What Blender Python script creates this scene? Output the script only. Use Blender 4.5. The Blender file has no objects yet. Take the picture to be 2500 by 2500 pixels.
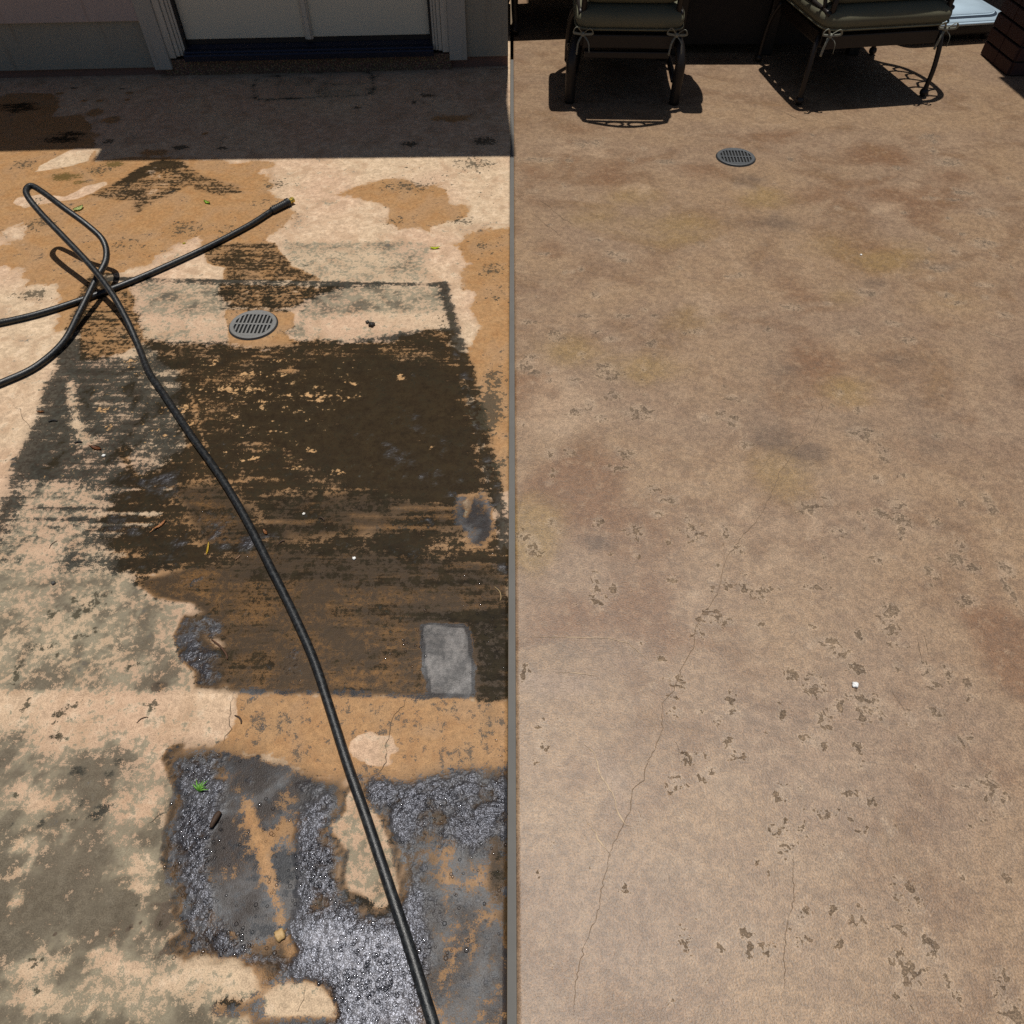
import bpy, bmesh, math, random
import numpy as np
from mathutils import Vector, Matrix
random.seed(7); RNG = np.random.default_rng(11)
S = bpy.context.scene
COL = S.collection

# ------------------------------------------------------------------ camera, sky, sun, exposure
CAM_H, PITCH, FOC = 1.6, math.radians(51), 1777.0          # FOC: focal length in photo pixels (frame 2500)
cam_d = bpy.data.cameras.new('camera'); cam = bpy.data.objects.new('camera', cam_d); COL.objects.link(cam)
cam.location = (0, 0, CAM_H); cam.rotation_euler = (math.pi/2 - PITCH, 0, 0)
cam_d.sensor_width = 36; cam_d.sensor_fit = 'HORIZONTAL'; cam_d.lens = 36*FOC/2500
cam_d.clip_start = 0.05; cam_d.clip_end = 500
S.camera = cam
SUN = Vector((0.0, 0.16, 1.0)).normalized()
world = bpy.data.worlds.new('World'); S.world = world; world.use_nodes = True
wn = world.node_tree.nodes; wl = world.node_tree.links
sky = wn.new('ShaderNodeTexSky'); sky.sky_type = 'NISHITA'; sky.sun_disc = False
sky.sun_elevation = math.asin(SUN.z); sky.sun_rotation = math.atan2(SUN.x, SUN.y)
sky.air_density = 1.0; sky.dust_density = 1.0
bg = wn['Background']; bg.inputs['Strength'].default_value = 0.05
wl.new(sky.outputs[0], bg.inputs['Color'])
sun_d = bpy.data.lights.new('sun', 'SUN'); sun = bpy.data.objects.new('sun', sun_d); COL.objects.link(sun)
sun_d.energy = 5.0; sun_d.angle = math.radians(0.53); sun_d.color = (1.0, 0.965, 0.90)
sun.rotation_euler = (-SUN).to_track_quat('-Z', 'Y').to_euler(); sun.location = (0, 0, 8)
S.view_settings.view_transform = 'Standard'; S.view_settings.look = 'None'
S.view_settings.exposure = -0.25; S.view_settings.gamma = 1.0; S.view_settings.use_curve_mapping = False
S.cycles.max_bounces = 8; S.cycles.diffuse_bounces = 4; S.cycles.use_denoising = False
S.cycles.sample_clamp_indirect = 6

# ------------------------------------------------------------------ helpers
CP, SP = math.cos(PITCH), math.sin(PITCH)
def gp(u, v, z=0.0):
    """the point at height z seen at photo pixel u, v"""
    a, b = (u-1250)/FOC, (1250-v)/FOC
    dx, dy, dz = a, CP + b*SP, -SP + b*CP
    t = (z-CAM_H)/dz
    return Vector((dx*t, dy*t, z))
def gpa(pts):
    p = np.asarray(pts, float); a = (p[:,0]-1250)/FOC; b = (1250-p[:,1])/FOC
    t = -CAM_H/(-SP + b*CP)
    return np.stack([a*t, (CP + b*SP)*t], 1)
def tag(o, label=None, cat=None, group=None, kind=None):
    if label: o['label'] = label
    if cat: o['category'] = cat
    if group: o['group'] = group
    if kind: o['kind'] = kind
    return o
def empty(name, loc=(0,0,0), rz=0, label=None, cat=None, group=None):
    o = bpy.data.objects.new(name, None); COL.objects.link(o)
    o.location = loc; o.rotation_euler = (0,0,rz); o.empty_display_size = 0.1
    return tag(o, label, cat, group)
def obj(name, me, mat=None, parent=None, smooth=False):
    if isinstance(me, bmesh.types.BMesh):
        bm = me; me = bpy.data.meshes.new(name); bm.normal_update(); bm.to_mesh(me); bm.free()
    if mat and not me.materials: me.materials.append(mat)
    if smooth:
        me.polygons.foreach_set('use_smooth', [True]*len(me.polygons))
    o = bpy.data.objects.new(name, me); COL.objects.link(o)
    if parent: o.parent = parent
    return o
def box(x0,x1,y0,y1,z0,z1, bev=0.0, seg=2, bm=None):
    own = bmesh.new()
    vs = [own.verts.new((x,y,z)) for x in (x0,x1) for y in (y0,y1) for z in (z0,z1)]
    for f in ((0,1,3,2),(4,6,7,5),(0,4,5,1),(2,3,7,6),(0,2,6,4),(1,5,7,3)): own.faces.new([vs[i] for i in f])
    bmesh.ops.recalc_face_normals(own, faces=own.faces)
    if bev: bmesh.ops.bevel(own, geom=list(own.edges), offset=bev, segments=seg, affect='EDGES', profile=0.6)
    if bm is None: return own
    me = bpy.data.meshes.new('t'); own.to_mesh(me); own.free(); bm.from_mesh(me); bpy.data.meshes.remove(me); return bm
def smooth_path(pts, n=8):
    P_ = [Vector(p) for p in pts]; out = []
    for i in range(len(P_)-1):
        p0 = P_[i-1] if i else P_[0]*2-P_[1]; p1, p2 = P_[i], P_[i+1]
        p3 = P_[i+2] if i+2 < len(P_) else P_[-1]*2-P_[-2]
        for k in range(n):
            t = k/n
            out.append(0.5*((2*p1)+(p2-p0)*t+(2*p0-5*p1+4*p2-p3)*t*t+(3*p1-p0-3*p2+p3)*t**3))
    out.append(P_[-1]); return out
def tube(pts, r, sides=10, bm=None, flat=1.0, cap=True):
    bm = bm or bmesh.new(); pts = [Vector(p) for p in pts]; n = len(pts)
    rr = r if hasattr(r, '__len__') else [r]*n
    tan = [(pts[min(i+1,n-1)]-pts[max(i-1,0)]).normalized() for i in range(n)]
    up = Vector((0,0,1)) if abs(tan[0].z) < 0.9 else Vector((0,1,0))
    nrm = (up - tan[0]*up.dot(tan[0])).normalized(); rings = []
    for i in range(n):
        nrm = (nrm - tan[i]*nrm.dot(tan[i])).normalized(); bi = tan[i].cross(nrm)
        rings.append([bm.verts.new(pts[i] + (nrm*math.cos(a)*flat + bi*math.sin(a))*rr[i]) for a in [2*math.pi*k/sides for k in range(sides)]])
    for i in range(n-1):
        for k in range(sides):
            bm.faces.new((rings[i][k], rings[i][(k+1)%sides], rings[i+1][(k+1)%sides], rings[i+1][k]))
    if cap: bm.faces.new(rings[0][::-1]); bm.faces.new(rings[-1])
    return bm
def cushion(sx, sy, sz, e=0.28, nu=36, nv=18):
    """a soft box: superellipsoid with puffed faces"""
    bm = bmesh.new(); rows = []
    f = lambda c, p: math.copysign(abs(c)**p, c)
    for j in range(1, nv):
        ph = -math.pi/2 + math.pi*j/nv; row = []
        for i in range(nu):
            th = 2*math.pi*i/nu
            row.append(bm.verts.new((sx*f(math.cos(ph),0.45)*f(math.cos(th),e), sy*f(math.cos(ph),0.45)*f(math.sin(th),e), sz*f(math.sin(ph),0.8))))
        rows.append(row)
    b = bm.verts.new((0,0,-sz)); t = bm.verts.new((0,0,sz))
    for j in range(len(rows)-1):
        for i in range(nu): bm.faces.new((rows[j][i], rows[j][(i+1)%nu], rows[j+1][(i+1)%nu], rows[j+1][i]))
    for i in range(nu):
        bm.faces.new((b, rows[0][(i+1)%nu], rows[0][i])); bm.faces.new((t, rows[-1][i], rows[-1][(i+1)%nu]))
    return bm

# ---- node helpers
class NT:
    def __init__(s, name):
        s.m = bpy.data.materials.new(name); s.m.use_nodes = True; s.t = s.m.node_tree; s.n = s.t.nodes; s.l = s.t.links
        s.b = s.n['Principled BSDF']; s.tc = s.n.new('ShaderNodeTexCoord').outputs['Object']
    def put(s, sock, v):
        if isinstance(v, (int, float)): sock.default_value = v
        elif isinstance(v, tuple): sock.default_value = (*v, 1.0) if len(v) == 3 and len(sock.default_value) == 4 else v
        else: s.l.new(v, sock)
    def math(s, op, a, b=0.0, c=0.0, clamp=False):
        n = s.n.new('ShaderNodeMath'); n.operation = op; n.use_clamp = clamp
        s.put(n.inputs[0], a); s.put(n.inputs[1], b); s.put(n.inputs[2], c); return n.outputs[0]
    def add(s, a, b): return s.math('ADD', a, b)
    def sub(s, a, b): return s.math('SUBTRACT', a, b)
    def mul(s, a, b): return s.math('MULTIPLY', a, b)
    def mad(s, a, b, c): return s.math('MULTIPLY_ADD', a, b, c)
    def attr(s, name):
        n = s.n.new('ShaderNodeAttribute'); n.attribute_name = name; return n.outputs['Fac']
    def noise(s, scale, detail=4, rough=0.55, vec=None, stretch=None, dist=0.0, off=0.0):
        v = vec or s.tc
        if stretch or off:
            m = s.n.new('ShaderNodeMapping'); s.l.new(v, m.inputs[0]); m.inputs['Scale'].default_value = stretch or (1,1,1)
            m.inputs['Location'].default_value = (off, off*1.7, off*0.3); v = m.outputs[0]
        n = s.n.new('ShaderNodeTexNoise'); s.l.new(v, n.inputs['Vector']); n.inputs['Scale'].default_value = scale
        n.inputs['Detail'].default_value = detail; n.inputs['Roughness'].default_value = rough; n.inputs['Distortion'].default_value = dist
        return n.outputs['Fac']
    def voro(s, scale, feature='F1', vec=None):
        n = s.n.new('ShaderNodeTexVoronoi'); n.feature = feature; s.l.new(vec or s.tc, n.inputs['Vector']); n.inputs['Scale'].default_value = scale
        return n.outputs['Distance']
    def step(s, v, lo, hi):
        n = s.n.new('ShaderNodeMapRange'); n.interpolation_type = 'SMOOTHSTEP'; s.put(n.inputs[0], v)
        s.put(n.inputs[1], lo); s.put(n.inputs[2], hi); return n.outputs[0]
    def mix(s, f, a, b, mode='MIX'):
        n = s.n.new('ShaderNodeMix'); n.data_type = 'RGBA'; n.blend_type = mode
        s.put(n.inputs[0], f); s.put(n.inputs[6], a); s.put(n.inputs[7], b); return n.outputs[2]
    def fmix(s, f, a, b):
        n = s.n.new('ShaderNodeMix'); n.data_type = 'FLOAT'
        s.put(n.inputs[0], f); s.put(n.inputs[2], a); s.put(n.inputs[3], b); return n.outputs[0]
    def scale(s, c, f):
        n = s.n.new('ShaderNodeVectorMath'); n.operation = 'SCALE'; s.put(n.inputs[0], c); s.put(n.inputs['Scale'], f); return n.outputs[0]
    def bump(s, h, dist=0.002, strength=1.0, normal=None):
        n = s.n.new('ShaderNodeBump'); s.put(n.inputs['Height'], h); n.inputs['Distance'].default_value = dist; s.put(n.inputs['Strength'], strength)
        if normal is not None: s.l.new(normal, n.inputs['Normal'])
        return n.outputs[0]
    def out(s, col, rough=0.7, normal=None, metal=0.0, spec=0.5):
        s.put(s.b.inputs['Base Color'], col); s.put(s.b.inputs['Roughness'], rough); s.put(s.b.inputs['Metallic'], metal)
        s.put(s.b.inputs['Specular IOR Level'], spec)
        if normal is not None: s.l.new(normal, s.b.inputs['Normal'])
        return s.m
def simple(name, col, rough=0.6, var=0.25, sc=25, bump=0.0, metal=0.0, spec=0.5, sheen=0.0):
    t = NT(name); n = t.noise(sc, 5, 0.6); big = t.noise(sc*0.15, 3)
    f = t.mad(t.add(n, big), var, 1.0-var)
    c = t.scale(col, f)
    nb = t.bump(t.noise(sc*4, 4, 0.6), 0.002, bump) if bump else None
    if sheen: t.b.inputs['Sheen Weight'].default_value = sheen
    return t.out(c, t.mad(n, 0.2, rough-0.1), nb, metal, spec)

# ------------------------------------------------------------------ the ground sheets with their stain fields
def axis(lo, hi, dlo, dhi, step, coarse=0.25):
    a = np.arange(dlo, dhi+1e-6, step)
    l = np.arange(dlo-coarse, lo-1e-6, -coarse)[::-1]; h = np.arange(dhi+coarse, hi+1e-6, coarse)
    return np.concatenate([l, a, h])
class Field:
    def __init__(s, xs, ys):
        s.xs, s.ys = xs, ys; s.X, s.Y = np.meshgrid(xs, ys); s.a = {}
    def arr(s, k):
        if k not in s.a: s.a[k] = np.zeros_like(s.X)
        return s.a[k]
    def sub(s, lo, hi, pad):
        i0, i1 = np.searchsorted(s.xs, [lo[0]-pad, hi[0]+pad]); j0, j1 = np.searchsorted(s.ys, [lo[1]-pad, hi[1]+pad])
        return slice(max(j0-1,0), j1+1), slice(max(i0-1,0), i1+1)
    def dist(s, P_, sl, closed=True):
        x, y = s.X[sl], s.Y[sl]; d2 = np.full(x.shape, 1e9); inside = np.zeros(x.shape, bool); n = len(P_)
        for i in range(n if closed else n-1):
            a, b = P_[i], P_[(i+1)%n]; e = b-a; L = e@e + 1e-12
            t = np.clip(((x-a[0])*e[0]+(y-a[1])*e[1])/L, 0, 1)
            d2 = np.minimum(d2, (x-a[0]-t*e[0])**2+(y-a[1]-t*e[1])**2)
            if closed and a[1] != b[1]:
                c = (a[1] > y) != (b[1] > y); inside ^= c & (x < (b[0]-a[0])*(y-a[1])/(b[1]-a[1])+a[0])
        d = np.sqrt(d2); return np.where(inside, d, -d) if closed else -d
    def mixin(s, k, sl, w, v, op):
        A = s.arr(k)
        if op == 'max': A[sl] = np.maximum(A[sl], w*v)
        elif op == 'add': A[sl] += w*v
        else: A[sl] = A[sl]*(1-w) + v*w
    def poly(s, pts, f=0.02, op='mix', **vals):
        P_ = gpa(pts); sl = s.sub(P_.min(0), P_.max(0), 2*f); d = s.dist(P_, sl)
        t = np.clip((d+f)/(2*f), 0, 1); w = t*t*(3-2*t)
        for k, v in vals.items(): s.mixin(k, sl, w, v, op)
    def line(s, pts, r, f=0.01, op='max', **vals):
        P_ = gpa(pts); sl = s.sub(P_.min(0), P_.max(0), r+2*f); d = s.dist(P_, sl, False)+r
        t = np.clip((d+f)/(2*f), 0, 1); w = t*t*(3-2*t)
        for k, v in vals.items(): s.mixin(k, sl, w, v, op)
    def blob(s, u, v, ru, rv, op='max', soft=1.0, **vals):
        """a soft elliptic spot with pixel half-sizes ru, rv"""
        c = gpa([(u,v)])[0]; e = gpa([(u+ru,v),(u,v-rv)]); rx = abs(e[0][0]-c[0]); ry = abs(e[1][1]-c[1])
        sl = s.sub(c-[rx*2.2,ry*2.2], c+[rx*2.2,ry*2.2], 0.02)
        q = ((s.X[sl]-c[0])/rx)**2+((s.Y[sl]-c[1])/ry)**2; w = np.exp(-q*soft)
        for k, val in vals.items(): s.mixin(k, sl, w, val, op)
    def mesh(s, name, mat, thick=0.1):
        nx, ny = len(s.xs), len(s.ys); N = nx*ny
        co = np.zeros((N,3), np.float32); co[:,0] = s.X.ravel(); co[:,1] = s.Y.ravel()
        i = np.arange(N).reshape(ny,nx); q = np.stack([i[:-1,:-1], i[:-1,1:], i[1:,1:], i[1:,:-1]], -1).reshape(-1,4)
        per = np.concatenate([i[0,:], i[1:,-1], i[-1,-2::-1], i[-2:0:-1,0]])      # skirt round the rim
        low = co[per].copy(); low[:,2] = -thick; b = N+np.arange(len(per)); nb = np.roll(b,-1); npz = np.roll(per,-1)
        q = np.concatenate([q, np.stack([per, b, nb, npz], -1)]); co = np.concatenate([co, low])
        me = bpy.data.meshes.new(name); me.vertices.add(len(co)); me.vertices.foreach_set('co', co.ravel())
        me.loops.add(q.size); me.loops.foreach_set('vertex_index', q.ravel().astype(np.int32))
        me.polygons.add(len(q)); me.polygons.foreach_set('loop_start', np.arange(0,q.size,4,dtype=np.int32))
        me.update(calc_edges=True); me.validate()
        for k, A in s.a.items():
            at = me.attributes.new(k, 'FLOAT', 'POINT'); at.data.foreach_set('value', np.concatenate([A.ravel(), A.ravel()[per]]).astype(np.float32))
        return obj(name, me, mat)

def perlin(X, Y, seed):
    g = np.random.default_rng(seed).normal(size=(256,2)); g /= np.linalg.norm(g,axis=1,keepdims=True); pm = np.random.default_rng(seed+1).permutation(256)
    xi, yi = np.floor(X).astype(int), np.floor(Y).astype(int); fx, fy = X-xi, Y-yi
    def dot(i,j,ax,ay): q = g[pm[(pm[(xi+i)&255]+yi+j)&255]]; return q[...,0]*ax+q[...,1]*ay
    u, v = fx*fx*fx*(fx*(fx*6-15)+10), fy*fy*fy*(fy*(fy*6-15)+10)
    a = dot(0,0,fx,fy)*(1-u)+dot(1,0,fx-1,fy)*u; b = dot(0,1,fx,fy-1)*(1-u)+dot(1,1,fx-1,fy-1)*u
    return a*(1-v)+b*v
def fbm(X, Y, scale, octaves, rough, seed, warp=0.0):
    X, Y = X*scale+seed*3.7, Y*scale+seed*1.3
    if warp: dx = perlin(X*.7,Y*.7,seed+50); dy = perlin(X*.7+9,Y*.7,seed+60); X, Y = X+warp*dx*2, Y+warp*dy*2
    out, amp, tot = 0, 1.0, 0
    for o in range(octaves): out = out+amp*perlin(X*2**o,Y*2**o,seed+o*7); tot += amp; amp *= rough
    return .5+.85*out/tot**.6*.62
GAP = 0.009
L = Field(axis(-8, -GAP, -3.2, -GAP, 0.01), axis(-5, 8, 0.02, 4.6, 0.01))
R = Field(axis(GAP, 8, GAP, 3.3, 0.01), axis(-5, 8, 0.02, 5.1, 0.01))
for k in 'WDGBPKMSE': L.arr(k)
for k in 'CRODVT': R.arr(k)
L.a['big'] = fbm(L.X,L.Y,2.4,2,.5,1); L.a['mid'] = fbm(L.X,L.Y,10,4,.65,2,.4); L.a['swirl'] = fbm(L.X,L.Y,5,4,.55,3,1.2)
R.a['big'] = fbm(R.X,R.Y*1.4,1.5,2,.5,4); R.a['mid'] = fbm(R.X,R.Y*1.3,3.6,4,.60,5,.4); R.a['wisp'] = fbm(R.X,R.Y*1.35,9,4,.62,6,.35)
z3 = lambda p: [(a*.33126, 340+b*.33126) for a, b in p]
z4 = lambda p: [(600+a*.3416, 340+b*.3416) for a, b in p]
z5 = lambda p: [(a*.33126, 900+b*.33126) for a, b in p]
z6 = lambda p: [(600+a*.3416, 900+b*.3416) for a, b in p]
z7 = lambda p: [(a*.33126, 1500+b*.33126) for a, b in p]
z8 = lambda p: [(600+a*.3416, 1500+b*.3416) for a, b in p]
z9 = lambda p: [(a*.33126, 1880+b*.33126) for a, b in p]
zA = lambda p: [(600+a*.3416, 1880+b*.3416) for a, b in p]
z1 = lambda p: [(a*.652, b*.652) for a, b in p]

# -- damp orange areas of the upper half
L.poly([(-400,240),(0,238),(60,230),(130,232),(145,262),(112,290),(200,300),(235,335),(235,392),(330,384),(420,384),(560,395),(625,402),(641,422),(678,477),(716,518),(709,538),(678,562),(641,590),(500,592),(477,580),(440,600),(385,615),(378,642),(330,655),(275,672),(240,680),(215,735),(185,800),(130,805),(140,770),(145,735),(120,700),(65,690),(60,665),(20,655),(-60,640),(-400,640)], 0.055, W=1)
L.poly(z3([(260,240),(300,190),(420,130),(560,60),(700,70),(640,160),(450,215)]), 0.015, W=0)
L.poly(z3([(90,470),(130,430),(300,405),(480,425),(620,350),(780,310),(800,330),(690,400),(560,440),(380,470),(180,505)]), 0.015, W=0)
L.blob(25,575,40,30, op='mix', W=0)
L.poly(z4([(650,400),(760,340),(920,310),(1040,285),(1130,290),(1230,330),(1370,330),(1460,400),(1470,450),(1600,490),(1590,550),(1480,590),(1330,610),(1300,650),(1200,640),(1100,640),(1010,600),(1040,500),(960,460),(860,440),(760,425)]), 0.045, W=1)
L.poly([(1300,555),(1195,558),(1147,572),(1112,596),(1123,620),(1140,644),(1123,671),(1133,709),(1164,719),(1150,753),(1164,780),(1180,800),(1160,822),(1146,852),(1126,866),(1143,920),(1155,985),(1180,1120),(1195,1194),(1240,1197),(1330,1200)], 0.04, W=1)
L.poly([(1205,1300),(1240,1340),(1330,1340),(1340,1480),(1250,1480),(1230,1400)], 0.015, W=1)
L.blob(640,402,35,9, op='mix', W=1)
L.poly(z1([(30,350),(190,350),(215,395),(185,440),(300,430),(340,470),(300,540),(200,560),(30,560)]), 0.02, W=1, M=0.25)
# speckles of black mould on the damp areas
L.blob(1000,455,110,26, S=0.62); L.blob(960,540,60,22, S=0.5); L.blob(1180,600,60,40, S=0.5); L.blob(1200,660,60,30, S=0.6); L.blob(1210,720,50,30, S=0.5)
L.blob(1195,1000,50,70, S=0.9); L.blob(1205,930,40,50, S=0.7); L.blob(1215,1140,40,40, S=0.7)
for u,v,a,b,q in [(90,490,40,25,.5),(100,545,60,30,.6),(80,720,60,20,.75),(60,400,40,16,.7),(310,600,120,40,.45),(450,560,70,30,.6),(560,560,60,20,.5),(210,610,60,30,.4),(240,640,50,30,.4),(670,450,50,18,.65),(1160,400,90,25,.62),(1130,540,60,20,.55),(1060,430,80,24,.4),(1090,780,50,40,.55),(640,490,40,20,.5),(1000,410,60,14,.4),(1190,470,40,40,.35),(110,965,40,60,.3),(60,1090,40,60,.35),(240,415,60,20,.6),(760,640,40,20,.35)]: L.blob(u,v,a,b, S=q)
L.blob(160,432,55,14, M=0.95); L.blob(195,445,40,10, M=.7); L.blob(275,402,45,12, M=0.85); L.blob(240,418,60,14, M=.6)
L.poly(z3([(640,410),(900,290),(1120,170),(1200,150),(1360,165),(1480,260),(1700,320),(1800,390),(1640,420),(1500,400),(1380,350),(1250,420),(1100,480),(1010,560),(950,470),(780,440)]), 0.03, D=0.50, W=.8)
L.poly(z3([(1000,220),(1190,150),(1350,165),(1380,200),(1200,230),(1000,300),(860,330)]), 0.02, D=0.8)
L.blob(330,470,45,20, D=0.72); L.blob(560,455,40,10, D=.62); L.blob(340,500,22,14, D=.62)
# doormat outline and marks in the shade
rr = [(636,188),(760,178),(890,174),(908,180),(913,205),(908,226),(880,232),(760,238),(645,244),(622,240),(618,212),(628,190),(636,188)]
L.line(rr, 0.02, 0.03, G=0.62); L.line(rr, 0.008, 0.015, D=0.52); L.blob(770,210,140,30, G=.42)
for u,v,a,b in [(205,246,14,4),(145,228,12,4),(315,226,12,4),(240,247,16,5),(310,244,10,4),(230,275,22,14),(270,292,24,12),(500,326,10,4),(370,372,60,12)]: L.blob(u,v,a,b, W=.85, M=.3)
L.blob(45,262,60,14, D=.75, W=1); L.blob(150,340,60,10, D=.7); L.blob(165,328,50,8, D=.6); L.blob(1105,291,70,10, W=.85)
for u,v,a,b in [(1045,233,26,7),(1035,250,5,4),(440,360,30,8),(1010,250,10,5),(870,263,16,5),(1180,345,40,14),(1000,352,30,8),(540,362,20,5),(180,215,14,3),(300,217,14,3),(265,345,18,8)]: L.blob(u,v,a,b, S=.9)
# the band above the mat, and the mat stain itself
L.poly([(497,592),(700,592),(1044,590),(1050,690),(540,690),(545,655),(500,640)], 0.012, G=0.42)
L.poly([(960,616),(1010,612),(1050,600),(1050,640),(1010,632),(925,632)], 0.02, op='max', G=0.62)
L.poly([(497,592),(672,592),(713,648),(790,686),(540,690),(545,655),(500,640)], 0.02, D=0.56, W=1, G=0)
MAT = [(255,676),(1078,694),(1102,811),(1133,895),(1190,1140),(1239,1378),(1300,1706),(1240,1708),(563,1692),(20,1684),(-160,1684),(20,1278),(166,900)]
L.poly(MAT, 0.008, D=0.52, G=0.5, W=0)
L.line([(258,680),(700,688),(1076,696)], 0.012, 0.012, D=0.8)
L.line([(250,684),(180,880),(120,1040),(30,1270),(-120,1640)], 0.06, 0.04, D=0.80)
L.line([(240,700),(170,910),(110,1070),(20,1300)], 0.02, 0.02, D=0.9)
L.line([(1076,700),(1102,815),(1133,895),(1190,1140),(1236,1378)], 0.03, 0.03, D=0.9)
# top strip: lighter films left and right of the drain
L.poly([(330,692),(540,694),(548,740),(560,790),(580,830),(360,835),(335,770)], 0.03, D=0.20, G=0.60, W=0.0)
L.poly([(350,775),(560,770),(560,830),(350,835)], 0.03, D=0.05, G=0.30)
L.poly([(735,762),(780,720),(850,702),(1070,700),(1095,800),(1000,800),(900,820),(800,835),(730,840),(700,830)], 0.025, D=0.14, G=0.66, W=0)
L.poly([(730,775),(900,760),(1085,765),(1092,800),(930,815),(760,835)], 0.02, D=0.08, G=0.22)
L.poly([(540,692),(760,696),(840,700),(790,715),(745,735),(720,755),(560,755),(530,720)], 0.03, D=0.60, W=0.8)
L.poly([(550,757),(725,760),(720,800),(690,810),(730,840),(640,850),(560,840)], 0.02, D=0.14, W=1, G=0)
L.poly([(215,690),(320,690),(330,760),(350,830),(300,900),(200,890),(190,820)], 0.04, D=0.48, W=1, G=.2)
# main body
L.poly([(350,835),(560,842),(640,852),(735,832),(850,838),(960,835),(1040,800),(1099,808),(1133,895),(1190,1140),(1236,1378),(1000,1400),(480,1400),(420,1250),(450,1100),(430,950)], 0.05, D=0.70, W=1, B=0.2, G=.2)
L.poly([(420,860),(700,850),(1000,850),(900,1000),(760,1130),(480,1160)], 0.10, E=.42)
L.poly([(480,920),(860,920),(860,1000),(480,1010)], 0.06, E=.62)
L.poly([(560,1020),(640,890),(800,860),(1130,890),(1235,1378),(900,1200),(700,1130)], 0.06, op='max', D=0.97)
L.poly([(190,880),(360,850),(440,900),(430,1060),(440,1180),(330,1210),(230,1270),(100,1230),(60,1200)], 0.05, D=0.70, G=0.5, W=.35, E=.35)
L.poly([(60,1180),(240,1180),(280,1230),(240,1330),(300,1400),(20,1420),(-100,1420),(20,1280)], 0.05, D=0.33, G=0.62, W=0)
L.poly([(232,1264),(330,1175),(430,1120),(480,1180),(520,1290),(480,1400),(420,1470),(380,1440),(364,1417),(298,1400),(298,1377),(255,1327)], 0.07, D=0.78, W=1, K=0.36)
L.poly([(330,1420),(480,1380),(1236,1378),(1240,1708),(563,1692),(560,1690),(540,1640),(545,1560),(500,1500),(464,1480),(374,1463)], 0.03, D=0.33, W=1, B=1, G=0)
L.poly([(640,1215),(900,1195),(1120,1240),(1130,1300),(820,1310),(660,1330)], 0.04, D=0.52, B=0.8)
L.poly([(420,1190),(540,1180),(620,1240),(600,1330),(500,1330)], 0.04, D=0.45, B=.9, W=1)
L.poly([(560,1330),(900,1340),(1230,1390),(1200,1470),(900,1430),(600,1430)], 0.04, D=0.5, B=0.9)
L.poly([(900,1500),(1236,1480),(1240,1700),(1170,1700),(1150,1540)], 0.04, D=0.66, B=1)
L.poly([(-160,1400),(298,1405),(374,1463),(464,1480),(447,1513),(424,1550),(441,1609),(477,1639),(477,1690),(-160,1684)], 0.02, D=0.08, G=0.70, W=0, B=0, K=0)
L.poly([(-160,1560),(160,1560),(330,1600),(330,1640),(-160,1650)], 0.05, G=0.54)
L.poly([(447,1500),(545,1505),(548,1560),(500,1552),(530,1580),(545,1640),(540,1690),(477,1680),(477,1639),(441,1609),(424,1550)], 0.02, D=.4, G=0, B=.95, W=1, K=0.58, P=0.62)
# soapy grey residue shapes on the mat
L.poly(z8([(1240,70),(1310,55),(1570,75),(1600,120),(1640,380),(1645,600),(1310,590),(1290,480),(1270,440),(1255,250)]), 0.010, P=1.1, D=0.0, K=0)
L.poly(z6([(1510,900),(1600,900),(1700,880),(1760,1000),(1780,1150),(1700,1280),(1590,1270),(1560,1160),(1510,1100)]), 0.025, P=0.85, D=.05, B=.6)
L.poly(z6([(1550,950),(1590,935),(1610,990),(1580,1070),(1545,1080),(1560,1010)]), 0.008, P=0, W=0, G=.35)
L.poly([(685,1580),(740,1580),(760,1640),(745,1660),(680,1650)], 0.02, op='max', P=.5, K=.42)
L.poly([(563,1680),(780,1683),(1040,1695),(1050,1704),(563,1696)], 0.012, op='max', P=0.75)
# light paw-print clearings in the grime
for u,v,a,b in [(320,890,26,16),(345,912,16,8),(520,882,22,14),(980,922,20,16),(865,937,14,8),(845,932,8,6),(400,1000,26,18),(450,995,24,16),(470,1035,20,12),(385,1050,18,10),(275,1040,22,16),(250,1000,30,12),(400,1065,14,10),(560,955,60,18),(640,950,80,12),(620,985,70,10),(780,975,24,12),(745,960,14,6),(850,975,26,10),(870,965,10,6),(690,880,40,10),(600,915,60,12),(570,1015,30,10),(660,1055,16,8),(680,1085,14,8),(760,1100,22,10),(1055,1095,20,10),(620,1120,20,12),(720,1140,20,10),(830,1155,30,14)]: L.blob(u,v,a,b, op='max', E=1.0, soft=1.0)
L.line([(172,935),(178,985),(188,1030),(200,1060)], 0.012, 0.015, op='mix', D=0.22, G=.3, W=.1)
L.blob(210,1075,24,16, op='mix', D=.12, W=.1)
L.line([(455,930),(475,1000),(490,1050),(505,1100)], 0.002, 0.008, op='mix', D=.1)
for u,v in [(310,865),(700,905)]: L.blob(u,v,30,10, op='mix', D=.3)
# horizontal sweeps of lighter film at the left
for y,a,b in [(1195,130,420),(1225,70,240),(1255,70,390),(1282,60,370),(1303,60,300),(1345,50,250)]: L.line([(a,y),(b,y)], 0.006, 0.012, op='mix', D=.30, G=.40, W=.05)
for y,a,b in [(1240,80,380),(1268,70,420),(1295,210,400),(1318,250,420),(1370,240,330)]: L.line([(a,y),(b,y)], 0.006, 0.012, D=.75)
for y,a,b in [(1240,960,1120),(1260,860,1110),(1288,860,1120),(1275,640,760)]: L.line([(a,y),(b,y)], 0.006, 0.012, op='mix', D=.25, B=.6)
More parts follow.
